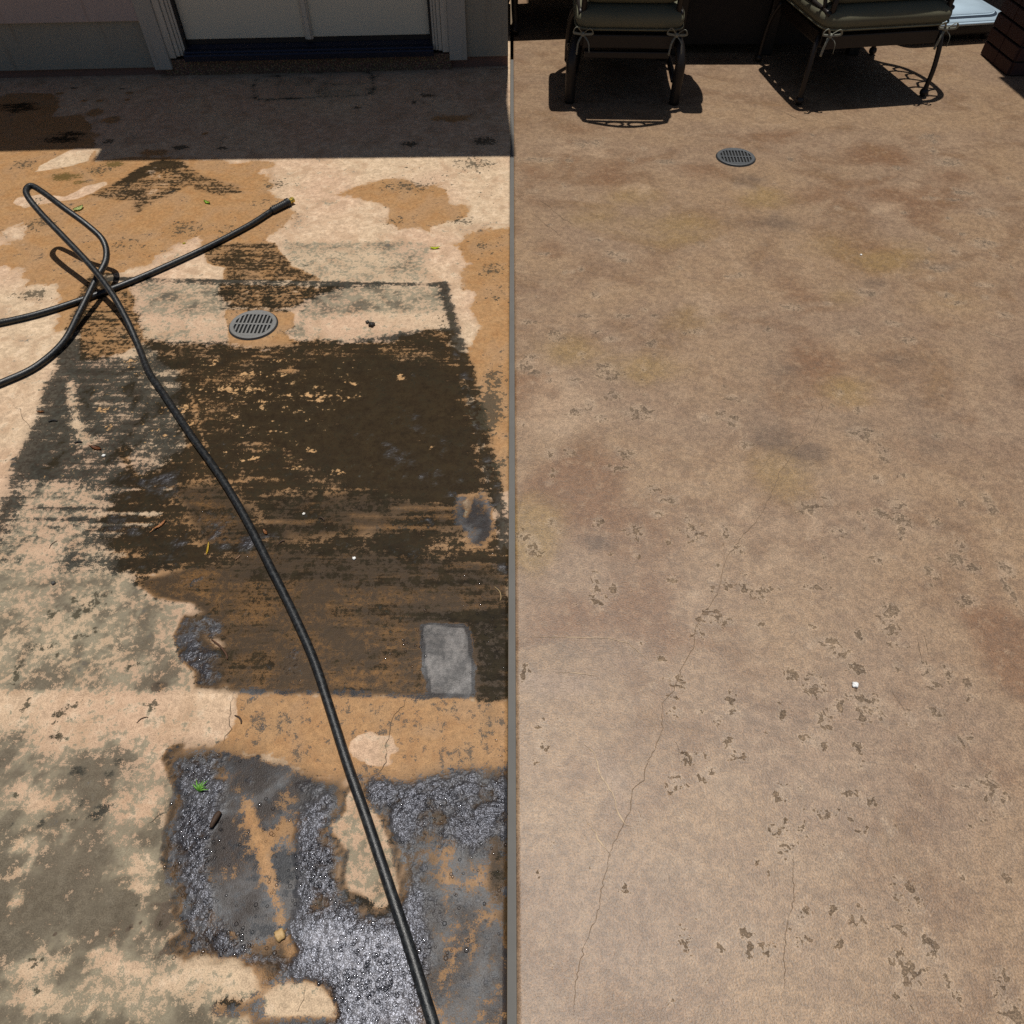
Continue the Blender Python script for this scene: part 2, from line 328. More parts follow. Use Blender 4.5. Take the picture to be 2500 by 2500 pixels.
# foamy glints on the mat
L.line([(1110,850),(1150,980),(1190,1140),(1225,1300),(1236,1400)], 0.03, 0.06, K=0.44)
L.blob(1040,1150,130,70, K=.36); L.blob(980,1080,180,80, K=.30); L.blob(640,1320,140,36, K=.38); L.blob(480,1300,120,60, K=.44)
L.line([(300,1100),(330,1170),(370,1195)], 0.02, 0.04, K=.4, D=.85, W=1)
# -- below the mat
L.poly([(563,1697),(1250,1711),(1330,1711),(1350,1900),(1240,1890),(1000,1905),(880,1905),(780,1890),(640,1840),(560,1830),(520,1826),(545,1800),(572,1745),(566,1720)], 0.012, W=0.95, B=0.2, G=.22)
L.poly([(-300,1700),(563,1697),(566,1720),(572,1745),(545,1800),(520,1826),(440,1828),(330,1800),(280,1790),(240,1830),(120,1840),(60,1800),(-300,1790)], 0.03, W=0, G=.16)
L.poly([(-300,1800),(20,1790),(60,1800),(120,1850),(240,1840),(270,1795),(330,1815),(400,1860),(421,1891),(441,1931),(414,1997),(407,2047),(406,2099),(441,2168),(427,2200),(427,2231),(457,2248),(460,2278),(417,2301),(464,2347),(600,2440),(620,2560),(-300,2560)], 0.04, G=0.92, W=0, D=0.0)
for u,v,a,b,q in [(110,1900,60,45,.78),(230,1860,80,28,.76),(300,1850,40,30,.78),(330,1890,60,30,.66),(40,1800,24,20,.74),(60,1840,20,20,.7),(250,2080,150,50,1.0),(330,2050,60,40,.95),(250,2200,170,55,1.1),(120,2170,60,60,1.0),(90,2260,70,30,.95),(230,2230,120,50,1.1),(360,2260,60,50,.95),(250,2440,70,40,.78),(330,2460,80,40,.66),(470,2450,60,25,.74),(40,2120,50,16,.72),(140,2020,60,40,.64),(70,2010,30,16,.72)]: L.blob(u,v,a,b, op='mix', G=q)
for u,v,a,b in [(100,1960,70,40),(60,1930,40,30),(300,1960,70,40),(370,1960,40,50),(330,1990,60,20),(340,2165,60,18),(250,2330,60,24),(290,2360,70,28),(340,2370,40,20),(70,2370,70,40),(90,2440,80,40),(150,2350,30,20),(30,2080,30,24),(40,2200,20,30),(180,2300,30,10),(310,2130,40,14),(60,2060,50,24),(410,1830,60,20)]: L.blob(u,v,a*.75,b*.75, op='mix', G=.22)
L.blob(350,2110,60,30, op='mix', G=.45); L.blob(420,2400,90,20, op='mix', G=.2)
for u,v,a,b in [(395,2250,16,22),(378,2205,14,7),(403,2213,7,8),(345,2258,10,7),(317,2267,7,7),(378,2335,11,9),(412,2327,13,7),(370,2310,4,4),(323,2320,4,4),(273,2283,8,6),(135,2280,8,4),(200,2208,6,4),(390,1678,20,13),(322,2335,5,4),(384,2165,7,5),(455,2310,20,14),(445,2360,8,10),(408,2258,8,6)]: L.blob(u,v,a,b, op='mix', soft=.7, W=1.0, G=.85, D=.35)
for u,v,a,b in [(150,1740,34,24),(175,1725,26,16),(125,1770,16,14),(140,1800,30,20),(200,1715,20,10),(60,1800,24,14),(40,1640,16,40),(95,1580,60,14),(320,1625,40,24),(140,1600,14,12),(110,1585,14,10),(170,1590,8,10),(190,1555,30,10),(210,1480,50,40),(180,1460,14,16),(245,1450,40,12),(355,1455,16,8),(130,1500,30,20),(200,1500,34,18),(230,1540,16,16),(30,1750,10,10),(60,1722,20,30),(370,1720,30,16),(40,1940,14,16),(170,2000,20,10),(330,2210,14,8),(85,2350,30,24),(100,2420,30,14),(110,2430,14,8)]: L.blob(u,v,a,b, S=.62)
for u,v,a,b in [(130,1800,20,14),(165,1725,22,14),(140,1745,20,16),(190,1880,30,20),(230,1990,24,14),(200,1960,14,16),(100,2010,12,10),(35,2015,14,10),(255,1975,30,20),(265,1890,20,16),(290,1860,22,12)]: L.blob(u,v,a,b, D=.58)
L.line(z7([(830,890),(1000,990),(1140,1080),(1220,1130)]), 0.004, 0.008, op='mix', G=.1)
L.line(z9([(60,790),(150,740),(220,690),(250,620)]), 0.004, 0.01, op='mix', G=.05)
L.line(z9([(730,1600),(680,1700),(640,1800)]), 0.002, 0.006, op='mix', G=.0)
# the lower wet area
WB = [(404,1850),(420,1832),(441,1826),(500,1815),(560,1835),(640,1850),(780,1895),(880,1905),(1000,1900),(1120,1880),(1240,1870),(1330,1870),(1330,2560),(600,2560),(610,2480),(520,2478),(535,2445),(600,2440),(640,2420),(640,2390),(600,2360),(470,2350),(417,2305),(460,2278),(457,2248),(427,2231),(427,2200),(441,2168),(410,2110),(406,2099),(407,2047),(414,1997),(441,1931),(421,1891)]
L.poly(WB, 0.03, W=1, G=0.2, D=0.22, B=0.8, K=0.42, P=0.74)
RIM = WB[-14:]+[WB[0],WB[1],WB[2]]
L.poly([(560,1865),(640,1860),(720,1880),(745,1930),(740,2010),(720,2060),(740,2150),(735,2230),(700,2290),(600,2320),(530,2260),(510,2150),(505,2060),(530,1990),(540,1900)], 0.03, P=.95, K=0.1, B=.4)
L.poly([(1050,2040),(1160,2050),(1215,2080),(1228,2160),(1240,2250),(1330,2300),(1330,2560),(1030,2560),(1010,2300),(1050,2200),(1040,2120)], 0.04, P=0.70, K=0.2, B=.4)
L.poly([(430,1860),(530,1850),(540,1900),(520,1990),(505,2060),(510,2150),(530,2260),(480,2250),(440,2160),(430,2100),(430,2040),(440,1990),(455,1930)], 0.03, K=.9, P=.7)
L.poly([(460,2250),(540,2260),(600,2310),(700,2300),(720,2350),(640,2380),(560,2350),(480,2345)], 0.03, K=.9, P=.7, D=.2)
L.poly([(720,1990),(790,1950),(800,2030),(830,2070),(830,2180),(800,2200),(740,2230),(735,2150),(720,2060)], 0.03, K=.9, P=.7)
L.poly([(700,2260),(800,2210),(890,2240),(960,2250),(1000,2180),(1020,2260),(1030,2400),(1080,2560),(820,2560),(800,2430),(740,2380),(700,2350)], 0.04, K=1.2, P=.7)
L.poly([(880,1905),(1000,1900),(1240,1880),(1330,1900),(1330,2060),(1215,2070),(1160,2045),(1050,2040),(1040,2120),(1000,2160),(985,2060),(950,1970)], 0.04, K=0.78, P=.74, D=.45)
L.poly([(1080,2000),(1180,2010),(1220,2070),(1150,2050),(1090,2030)], 0.03, op='max', P=.7)
L.blob(640,2080,60,60, op='add', D=.5); L.blob(690,2120,40,80, op='add', D=.45); L.blob(660,2280,50,20, op='add', D=.5); L.blob(1215,2130,20,60, op='mix', P=0, B=1, D=.5, K=.3)
L.blob(1240,2250,14,60, op='mix', P=0, B=1, D=.4)
L.poly([(545,1890),(605,1900),(620,2000),(600,2010),(560,1960)], 0.03, op='mix', P=.48, D=0)
L.blob(695,1960,30,50, op='mix', P=.40); L.blob(700,2025,30,18, op='mix', P=.3); L.blob(680,2050,50,30, op='mix', P=.35, D=.2)
L.blob(1072,2000,20,12, op='mix', P=0,K=0,D=0); L.blob(1090,2075,24,26, op='mix', P=.2)
L.blob(640,2310,40,16, op='mix', P=.3, D=.1, K=.1); L.blob(690,2310,30,20, op='mix', P=.3, D=.1, K=.1); L.blob(640,2380,50,40, op='mix', P=.2, K=.3, D=0)
L.blob(560,2440,40,30, op='mix', D=.8, W=1)
L.blob(780,2205,28,24, op='mix', K=.25, P=0)
L.line(RIM, 0.010, 0.014, D=.48, B=.9, W=1)
L.line([(441,1826),(520,1830),(640,1856),(780,1900),(880,1912),(1000,1905),(1240,1880)], 0.03, 0.07, D=.38, B=.6)
# dry islands
isl = zA([(690,150),(800,110),(900,200),(1000,350),(1050,500),(1075,620),(1100,750),(1130,880),(1050,1000),(950,1030),(850,980),(800,900),(700,880),(690,720),(710,600),(640,520),(540,420),(610,340),(690,290)])
L.poly([(u+0,v) for u,v in isl], 0.03, W=0.0, K=0, P=0, D=0, B=0, G=.30)
L.poly([(839,2060),(900,2060),(960,2080),(976,2160),(920,2225),(870,2180),(840,2150)], 0.03, G=.62)
L.line(isl+[isl[0]], 0.008, 0.014, B=.9, D=.5, W=1)
L.line(zA([(1000,350),(1050,500),(1080,620),(1105,760)]), 0.008, 0.02, W=1, D=.6)
L.line(zA([(700,900),(800,910),(850,985),(950,1035),(1050,1005)]), 0.012, 0.02, W=1, D=.75)
L.poly(zA([(130,1760),(130,1600),(260,1480),(400,1500),(520,1530),(580,1600),(640,1680),(640,1760)]), 0.02, W=0, K=0, P=0, D=0, B=0, G=.12)
L.poly(z9([(1300,1480),(1400,1430),(1560,1440),(1740,1410),(1800,1480),(1780,1560),(1830,1620),(1820,1660),(1600,1690),(1400,1660),(1280,1560)]), 0.03, W=0, K=0, P=0, D=0, B=0, G=.18)
L.poly(z8([(740,920),(800,870),(880,840),(1010,865),(1050,865),(1065,950),(1085,985),(1030,985),(1025,1070),(980,1090),(880,1080),(760,1000)]), 0.008, W=0, B=0, D=0)
L.line([(604,1950),(612,1985),(640,2080),(662,2150),(680,2220),(698,2290),(715,2330)], 0.006, 0.016, op='mix', P=.12, D=0, K=.1, B=.25)
for u,v,a,b in [(1200,1740,40,60),(1190,1790,20,30)]: L.blob(u,v,a,b, B=.35)
for u,v,a,b in [(900,1150,120,80),(560,1000,100,40),(1000,1500,100,80),(700,1500,100,60)]: L.blob(u,v,a,b, S=.3)

def left_mat():
    t = NT('stained_concrete')
    W, D, G, B, Pd, K, M, Sx, E_ = [t.attr(k) for k in 'WDGBPKMSE']
    big = t.attr('big'); mid = t.attr('mid'); swirl = t.attr('swirl'); fine = t.noise(75, 4, 0.70, off=1.3); med = t.noise(28, 3, 0.6, off=3.1)
    grain = t.noise(380, 1, 0.6); streak = t.noise(1.0, 4, 0.65, stretch=(4, 44, 1), dist=0.3)
    c0 = lambda n: t.sub(n, .5)
    fg = t.add(t.mul(c0(fine), 1.0), t.mul(c0(grain), .5))
    cf = t.sub(t.step(t.add(fine,t.mul(c0(grain),.5)), .30, .70), .5); cd = t.sub(t.step(med, .30, .70), .5)
    pale = t.mix(t.step(big, 0.35, 0.65), (.50,.368,.243), (.485,.328,.218))
    pale = t.mix(t.mul(t.step(mid, 0.45, 0.70), 0.55), pale, (.43,.275,.165))
    pale = t.mix(t.mul(t.step(med, 0.52, 0.66), 0.5), pale, (.58,.44,.31)); pale = t.mix(t.mul(t.step(t.add(c0(fine),c0(mid)), .10, .22), 0.55), pale, (.36,.245,.16))
    wv = t.add(W, t.add(t.mul(c0(mid), 1.25), t.add(t.mul(c0(med), .7), t.mul(fg, .7))))
    w = t.step(wv, .45, .57)
    edge = t.mul(t.step(wv, .25, .46), t.sub(1.0, w))
    wet = t.mix(t.step(med, .35, .7), (.345,.190,.080), (.285,.145,.056))
    wet = t.mix(t.mul(t.step(mid, .45, .7), .6), wet, (.385,.225,.105))
    wet = t.mix(t.mul(t.step(swirl,.42,.66), .5), wet, (.335,.205,.110))
    col = t.mix(w, pale, wet)
    col = t.mix(t.mul(edge, .22), col, wet)
    # muddy brown soak
    bv = t.step(t.add(B, t.mul(c0(mid), .5)), .2, .8)
    brown = t.mix(t.step(t.add(fg, t.mul(c0(mid), 1.1)), -.12, .32), (.026,.014,.004), (.17,.078,.017))
    col = t.mix(t.mul(bv, .94), col, brown)
    mv = t.step(t.add(M, t.add(t.mul(c0(fine),1.5), t.mul(c0(mid),.6))), .5, .75)
    col = t.mix(t.mul(mv, .85), col, (.075,.050,.008))
    # grey-green dry film, speckled
    gv = t.add(G, t.add(t.mul(t.add(c0(mid),t.mul(c0(swirl),.7)), .85), t.add(t.mul(cf, .85), t.add(t.mul(cd, .50), t.mul(c0(streak), .25)))))
    g = t.step(gv, .40, .62)
    filmc = t.mix(t.step(t.add(G,t.add(t.mul(t.add(c0(swirl),c0(mid)),1.3), t.mul(cf,.35))), .66, .94), (.165,.147,.102), (.068,.063,.046))
    filmc = t.mix(w, filmc, (.040,.034,.026))
    col = t.mix(t.mul(g, .88), col, filmc)
    # black grime with brush streaks
    sp = t.add(t.mul(c0(streak), 1.0), t.add(t.mul(cf, .42), t.add(t.mul(cd,.16), t.mul(c0(mid), .75))))
    dv = t.add(D, t.mul(sp, t.step(D, .04, .3)))
    d = t.step(dv, .43, .57)
    dsoft = t.step(dv, .18, .58)
    darkc = t.mix(t.step(fine,.35,.7), (.019,.0175,.0145), (.046,.043,.034))
    darkw = t.mix(t.step(med,.3,.7), (.0085,.0065,.0034), (.0185,.014,.0068))
    col = t.mix(t.add(t.mul(d,.66), t.mul(dsoft,.29)), col, t.mix(w, darkc, darkw))
    ev = t.step(t.add(t.mul(E_,.52), t.add(t.mul(c0(fine),1.5), t.add(t.mul(c0(med),1.1), t.mul(c0(streak),.5)))), .48, .62)
    col = t.mix(t.mul(ev,.85), col, t.mix(med, (.36,.19,.07), (.46,.29,.15)))
    # black mould specks and pits
    sv = t.step(t.add(t.mul(Sx,.85), t.add(t.mul(c0(fine),1.7), t.mul(c0(med),.9))), .45, .56)
    col = t.mix(t.mul(sv,.85), col, (.040,.033,.020))
    pit = t.mul(t.step(fine, .66, .74), t.step(mid, .44, .6))
    col = t.mix(t.mul(pit,.55), col, (.10,.075,.048))
    # soapy grey water
    pv = t.add(Pd, t.add(t.mul(c0(mid), 1.4), t.add(t.mul(cf, .50), t.mul(cd, .22))))
    p = t.step(pv, .44, .66)
    pc = t.mix(t.step(t.add(swirl,t.mul(c0(med),.4)),.36,.70), (.014,.015,.018), (.078,.080,.084))
    pc = t.mix(t.mul(d,.7), pc, (.012,.013,.017)); pc = t.mix(t.step(Pd,.95,1.08), pc, t.mix(t.step(t.add(swirl,t.mul(c0(fine),.3)),.3,.7), (.070,.068,.068), (.185,.175,.168)))
    col = t.mix(t.mul(p,.92), col, pc)
    # foam band: wet bubbly film
    kv = t.add(K, t.add(t.mul(c0(mid), 1.6), t.mul(c0(med), 1.0)))
    k = t.step(kv, .35, .85)
    foam = t.mix(t.step(K,.95,1.3), t.mix(t.step(fine,.4,.62), (.028,.027,.030), (.058,.054,.056)), t.mix(t.step(fine,.36,.62), (.10,.10,.11), (.24,.235,.25)))
    col = t.mix(t.mul(k,t.fmix(t.step(K,.95,1.2),.62,.85)), col, foam)
    col = t.scale(col, t.mul(t.mad(t.step(grain,.32,.68), .40, .80), t.mul(t.mad(t.step(fine,.34,.66), .34, .83), t.mad(t.step(med,.34,.66), .20, .90))))
    rough = t.fmix(w, .85, .55); rough = t.fmix(p, rough, .42); rough = t.fmix(k, rough, .27)
    rip = t.noise(105, 2, .5, off=9.0)
    h = t.add(t.mul(t.add(t.mul(fine,.5), t.mul(grain,.6)), .22), t.mul(k, t.add(t.mul(rip, .62), t.mul(med, .55))))
    n1 = t.bump(h, .0055, .85)
    t.b.inputs['IOR'].default_value = 1.4
    t.l.new(t.mix(k, (1.0,1.0,1.0), (.80,.84,1.0)), t.b.inputs['Specular Tint'])
    return t.out(col, rough, n1, 0, t.fmix(k, t.fmix(p, t.fmix(d, .30, .10), .22), t.fmix(t.step(K,.8,1.15), .42, .62)))
patio_l = tag(L.mesh('patio_left', left_mat()), kind='structure')
patio_l['label'] = 'stained wet concrete patio slab with dark mat imprint'

# ------------------------------------------------------------------ right slab
for u,v,a,b,q in [(1290,940,70,60,.9),(1420,1170,110,70,1),(1380,1220,120,60,.8),(2480,1620,90,120,1),(2440,1540,80,60,.6),(1950,710,60,40,.6),(1480,1500,120,60,.7),(2090,1000,120,50,.4),(1600,1430,140,80,.5),(2130,620,90,40,.8),(2150,380,90,26,.8),(2010,470,80,30,.5),(1300,420,50,26,.7),(1480,420,60,30,.5),(2330,430,70,24,.7),(1900,330,90,22,.5),(1700,420,70,26,.5),(1420,320,60,16,.4),(2200,480,110,40,.7),(2270,530,70,30,.5),(1650,1560,110,40,.5),(2440,1900,60,100,.4),(1320,1000,60,60,.5),(1340,600,60,30,.5),(1500,450,60,30,.4),(1560,1290,120,60,.4),(1330,1530,90,50,.5),(1990,880,80,60,.4),(1480,380,120,30,.3),(2000,900,110,60,.5)]: R.blob(u,v,a,b, op='add', R=q*1.0)
for u,v,a,b,q in [(1300,1270,70,60,1),(2070,960,70,50,.9),(1920,1150,90,60,.7),(2160,640,90,30,.7),(1640,560,110,40,.8),(1560,900,120,40,.8),(1380,860,90,40,.7),(1700,780,90,50,.4),(1860,480,60,30,.9),(1540,480,90,30,.6),(2230,600,80,30,.5),(2060,720,60,30,.5),(1440,540,100,30,.5),(2010,600,90,30,.4),(1300,1350,60,60,.7),(2320,740,120,30,.4)]: R.blob(u,v,a,b, op='add', O=q*.9)
for u,v,a,b,q in [(1880,1070,70,40,1),(1990,1100,40,24,.9),(1960,1110,40,14,.8),(1840,1000,80,30,.5),(1920,900,90,50,.5),(2130,690,50,12,.9),(2290,650,60,14,.8),(2100,800,60,20,.6),(1460,1322,44,22,1.3),(2240,1000,50,60,.5),(2190,880,70,20,.7),(2480,930,50,20,.6),(1900,540,80,20,.6),(2110,1040,80,30,.5),(2280,1090,60,30,.5),(1830,440,50,24,.8),(1690,1060,60,30,.4),(1980,1160,60,50,.3),(1630,2230,120,40,.3),(2100,2380,160,40,.3),(1540,2160,90,60,.3),(1820,2300,120,50,.25),(1370,1640,90,30,.4),(1520,1640,60,16,.4),(1870,560,90,30,.4)]: R.blob(u,v,a,b, op='add', D=q*.8)
for u,v,a,b,q in [(1350,960,90,60,.8),(1410,1010,120,40,.6),(1720,740,90,40,.5),(2180,510,80,24,.7),(2230,460,60,30,.6),(1960,1280,120,50,.6),(1890,1390,120,60,.4),(1700,1480,80,60,.4),(1380,360,50,20,.8),(1460,370,30,20,.8),(1560,460,70,16,.8),(2040,340,60,20,.5),(1820,460,40,16,.8),(1780,610,20,60,.5),(2450,1000,60,60,.5),(1330,1050,70,50,.5),(2400,1180,70,60,.4),(1800,1250,60,50,.5),(1940,650,60,20,.5),(2300,350,80,20,.5),(1870,300,40,14,.5),(1530,250,30,20,.4),(1380,1880,90,60,.3),(1480,1960,30,100,.25),(2000,1750,120,120,.3)]: R.blob(u,v,a,b, op='add', V=q*.85)
CH = [(1490,915,30,16),(1400,930,14,12),(1440,990,12,14),(1495,965,20,10),(1405,1003,22,10),(1465,1020,14,8),(1555,1008,34,16),(1575,1003,14,12),(1350,1110,16,12),(1390,1105,14,10),(1510,1105,10,12),(1505,1143,34,8),(1350,1155,10,8),(1530,1110,24,10),(1790,970,16,8),(1760,1010,12,12),(1790,1030,16,16),(1720,1020,10,8),(1820,1085,14,10),(2050,960,12,8),(2110,1060,30,16),(2090,1060,16,10),(2160,1110,14,20),(2145,1170,12,10),(2205,1160,14,6),(2290,1065,14,8),(2100,1000,14,8),(1595,1195,18,10),(1625,1220,22,8),(1600,1255,14,8),(1640,1222,14,10),(1460,1275,12,12),(1555,1300,26,20),(1680,1270,12,10),(1690,1300,24,18),(1705,1315,14,14),(1770,1300,10,16),(1795,1340,20,10),(1280,1310,20,14),(1300,1335,16,20),(1345,1275,10,10),(1990,1230,18,14),(1975,1240,30,14),(2020,1220,14,20),(2045,1295,24,12),(2115,1290,8,18),(2150,1250,18,12),(2185,1235,24,16),(2200,1270,22,26),(2215,1280,16,10),(2200,1305,8,10),(2285,1280,14,12),(2145,1365,16,12),(2010,1350,8,16),(2350,1230,10,10),(2410,1220,12,20),(2420,1240,16,14),(2350,1335,16,12),(2340,1370,24,20),(2375,1390,20,10),(2275,1395,14,14),(2360,1465,26,16),(2460,1390,16,16),(2455,1430,8,24),(2475,1455,6,30),(2170,1490,24,18),(1455,1425,8,22),(1460,1465,20,12),(1500,1440,10,20),(1465,1480,8,8),(1690,1450,14,6),(1640,1415,10,8),(1740,1435,8,14),(1775,1425,12,12),(1820,1430,16,20),(1860,1440,20,8),(1905,1435,8,6),(1980,1435,22,8),(2050,1455,16,6),(1740,1510,30,18),(1860,1460,10,8),(1740,1520,20,14),(1780,1520,14,10),(1705,1540,14,16),(1850,1525,12,8),(2095,1555,18,16),(2020,1570,30,12),(1980,1580,10,6),(2050,1600,24,14),(2170,1530,22,22),(2185,1570,26,8),(2210,1578,10,6),(1955,1535,12,10),(1935,1545,8,6),(1985,1530,12,6),(1615,1610,10,12),(1645,1660,16,14),(1595,1675,10,8),(1665,1675,10,8),(1645,1735,20,10),(1780,1710,16,16),(1790,1735,12,24),(1750,1755,16,10),(1710,1735,12,6),(1810,1745,16,6),(1780,1810,14,18),(1800,1845,18,14),(1770,1800,8,14),(1640,1705,12,6),(1325,1770,10,12),(1320,1820,14,20),(1280,1640,12,24),(1930,1650,18,14),(1990,1670,26,24),(1970,1690,8,20),(2005,1690,16,14),(1905,1740,8,28),(2040,1730,20,14),(2050,1720,12,16),(2005,1755,14,16),(2020,1775,10,14),(2110,1715,30,22),(2120,1735,26,14),(2075,1700,16,8),(2105,1755,20,8),(2155,1755,10,18),(2075,1625,20,8),(2100,1638,16,8),(2190,1625,10,10),(2262,1640,16,20),(2275,1665,16,14),(2250,1620,10,8),(2365,1670,12,12),(2370,1700,12,10),(2225,1755,12,14),(2285,1740,18,18),(2315,1645,10,20),(1970,1805,18,10),(2005,1820,14,10),(2095,1820,14,14),(2335,1808,24,12),(2365,1800,14,10),(1680,1855,18,10),(1690,1845,30,8),(1740,1880,12,10),(1650,1900,16,12),(1665,1915,18,8),(1645,1930,8,8),(1710,1895,16,14),(2110,1870,14,8),(2240,1875,6,10),(2350,1920,24,8),(2415,1910,20,16),(2430,1950,24,30),(2400,1910,14,12),(2450,1960,10,20),(1905,1925,20,16),(1955,1925,10,16),(1905,1950,24,10),(2070,1935,22,12),(2110,1955,24,12),(2040,1925,10,10),(2000,1985,20,14),(2030,1985,26,10),(2075,2000,12,14),(1910,2015,20,22),(1955,2025,14,18),(1885,2030,12,16),(1915,2070,22,24),(1935,2065,14,14),(1880,2070,6,8),(2110,2040,18,16),(2135,2060,10,8),(2160,2005,8,14),(2175,2025,8,12),(2060,2090,20,8),(2015,2065,8,10),(2400,2000,14,8),(1525,2165,10,18),(1350,2070,10,14),(1565,2000,8,12),(1665,1995,6,8),(2195,2150,14,12),(2190,2190,14,16),(2230,2190,18,24),(2240,2225,30,10),(2200,2270,26,10),(2260,2300,18,28),(2275,2330,14,18),(2195,2350,24,24),(2220,2370,28,24),(2210,2400,30,16),(2195,2430,16,16),(2225,2460,10,10),(2310,2390,12,20),(2330,2430,10,20),(2350,2140,6,16),(2460,2150,8,20),(1670,2300,14,26),(1760,2305,12,22),(1830,2290,16,30),(1825,2320,8,20),(1880,2325,20,12),(1950,2245,24,24),(1965,2290,12,12),(1945,2310,14,16),(2040,2215,16,18),(2100,2240,18,20),(2060,2310,14,8),(2440,2380,20,20),(2455,2440,26,50),(2470,2480,24,20),(1650,2440,10,8),(1640,2450,8,6),(2085,2460,8,8),(1390,390,10,6),(1320,390,40,6),(2270,333,24,6),(2280,345,10,6),(2280,370,10,8),(2310,395,30,10),(2190,410,16,4),(2330,460,10,4),(2350,470,26,5),(2275,485,18,4),(2330,488,14,5),(2410,520,26,8),(2315,533,8,3),(2350,572,12,4),(2400,595,24,10),(2210,520,10,4),(2270,610,8,4),(2330,615,14,8),(2290,655,24,8),(2400,695,20,6),(2120,715,24,8),(2310,720,16,8),(2340,740,20,6),(2020,740,10,6),(1930,750,20,8),(2090,812,14,10),(2180,790,20,6),(2220,830,16,8),(2450,770,16,8),(1500,620,22,6),(1520,635,16,5),(1460,585,10,5),(1330,620,16,4),(1380,665,6,6),(1450,720,10,8),(1420,770,20,5),(1530,772,18,5),(1595,772,10,4),(1570,755,10,4),(1290,785,16,6),(1360,820,18,14),(1455,810,12,5),(1490,828,14,6),(1480,900,26,14),(1300,870,14,6),(1285,895,20,14),(1305,910,20,8),(1590,840,14,8),(1700,810,20,8),(1790,675,18,5),(1805,670,10,4),(1420,350,20,8),(1455,350,16,8),(1540,390,12,6),(1625,395,24,5)]
for u,v,a,b in CH: R.blob(u,v,a*1.45,b*1.45, op='max', C=1.0, soft=1.0)
for _ in range(260):
    u = random.uniform(1265,2490); v = random.uniform(330,2490)**1.0; q = random.uniform(4,11)
    R.blob(u,v,q*1.3,q, op='max', C=random.uniform(.5,.9))
R.poly([(1262,1640),(1350,1640),(1450,1655),(1460,1690),(1400,1700),(1330,1705),(1262,1690)], 0.02, T=.8)
R.poly([(1440,1820),(1520,1870),(1540,1900),(1530,2000),(1500,1980),(1470,1900)], 0.03, T=.6)
R.poly([(1262,1560),(1400,1552),(1520,1570),(1590,1620),(1500,1640),(1262,1640)], 0.02, D=.35)

def right_mat():
    t = NT('clean_concrete')
    C, Rd, O, D, V, T = [t.attr(k) for k in 'CRODVT']
    c0 = lambda n: t.sub(n, .5)
    big = t.attr('big'); mid = t.attr('mid'); wisp = t.attr('wisp'); fine = t.noise(75, 3, .65, off=1.0)
    sand = t.noise(260, 2, .8)
    col = t.mix(t.step(big,.35,.65), (.282,.180,.102), (.250,.162,.100))
    col = t.mix(t.mul(t.step(mid,.45,.70), .75), col, (.185,.106,.058))
    col = t.mix(t.mul(t.step(wisp,.48,.75), .42), col, (.335,.228,.143))
    col = t.mix(t.mul(t.step(wisp,.50,.28), .30), col, (.205,.130,.085))
    rv = t.step(t.add(Rd, t.mul(c0(mid), 1.1)), .06, .82); col = t.mix(t.mul(rv,.88), col, (.178,.090,.043))
    ov = t.step(t.add(O, t.mul(c0(mid), 1.1)), .06, .82); col = t.mix(t.mul(ov,.80), col, (.255,.160,.062))
    vv = t.step(t.add(V, t.mul(c0(wisp), 1.2)), .12, .95); col = t.mix(t.mul(vv,.60), col, (.42,.29,.185))
    dv = t.step(t.add(D, t.mul(c0(wisp), 1.1)), .06, .85); col = t.mix(t.mul(dv,.72), col, (.115,.074,.048))
    col = t.mix(t.mul(T,t.step(sand,.4,.6)), col, (.24,.165,.12))
    cn = t.noise(40, 3, .62, dist=.9, off=8.0)
    halo = t.step(t.add(t.mul(C,.55), t.mul(c0(wisp),.6)), .15, .5); col = t.mix(t.mul(halo,.30), col, (.41,.30,.205))
    cv = t.add(t.mul(C,.42), t.add(t.mul(c0(cn),1.5), t.mul(c0(fine),.7)))
    cm = t.step(C,.10,.4); sc_ = t.step(sand,.34,.66); cw = t.add(cv, t.add(t.mul(c0(fine), .5), t.mul(c0(sand), .35)))
    chip = t.mul(t.step(cw,.38,.50), cm); inner = t.mul(t.step(cw,.50,.70), cm); rim = t.mul(t.mul(t.step(cw,.26,.36), t.sub(1.0,t.step(cw,.36,.44))), cm)
    col = t.mix(t.mul(rim,.35), col, (.44,.325,.215))
    col = t.mix(t.mul(chip,.75), col, t.mix(t.step(fine,.36,.6), (.036,.025,.016), (.090,.064,.040)))
    col = t.mix(t.mul(inner,t.mul(sc_,.8)), col, (.22,.15,.095))
    med = t.noise(26, 4, .7, off=5.5)
    col = t.mix(t.mul(t.step(med,.50,.68),.35), col, (.36,.245,.15)); col = t.mix(t.mul(t.step(med,.50,.34),.35), col, (.18,.115,.072))
    pit = t.mul(t.step(fine,.64,.72), t.step(med,.46,.6)); col = t.mix(t.mul(pit,.5), col, (.10,.072,.046))
    col = t.scale(col, t.mul(t.mad(sc_,.56,.62), t.mad(t.step(fine,.34,.66),.34,.80)))
    h = t.add(t.mul(sand,.35), t.add(t.mul(chip,-.7), t.mul(fine,.15)))
    n1 = t.bump(h, .0030, .8)
    return t.out(col, t.fmix(chip, t.mad(sand,.2,.36), .85), n1, 0, .5)
patio_r = tag(R.mesh('patio_right', right_mat()), kind='structure')
patio_r['label'] = 'clean tan concrete patio slab with flaked chips'
m_crack = simple('crack_dirt', (.10,.07,.045), .9, .3)
m_crackr = simple('crack_shade', (.17,.115,.072), .9, .3)
m_ridge = simple('trowel_ridge', (.46,.34,.22), .7, .2)
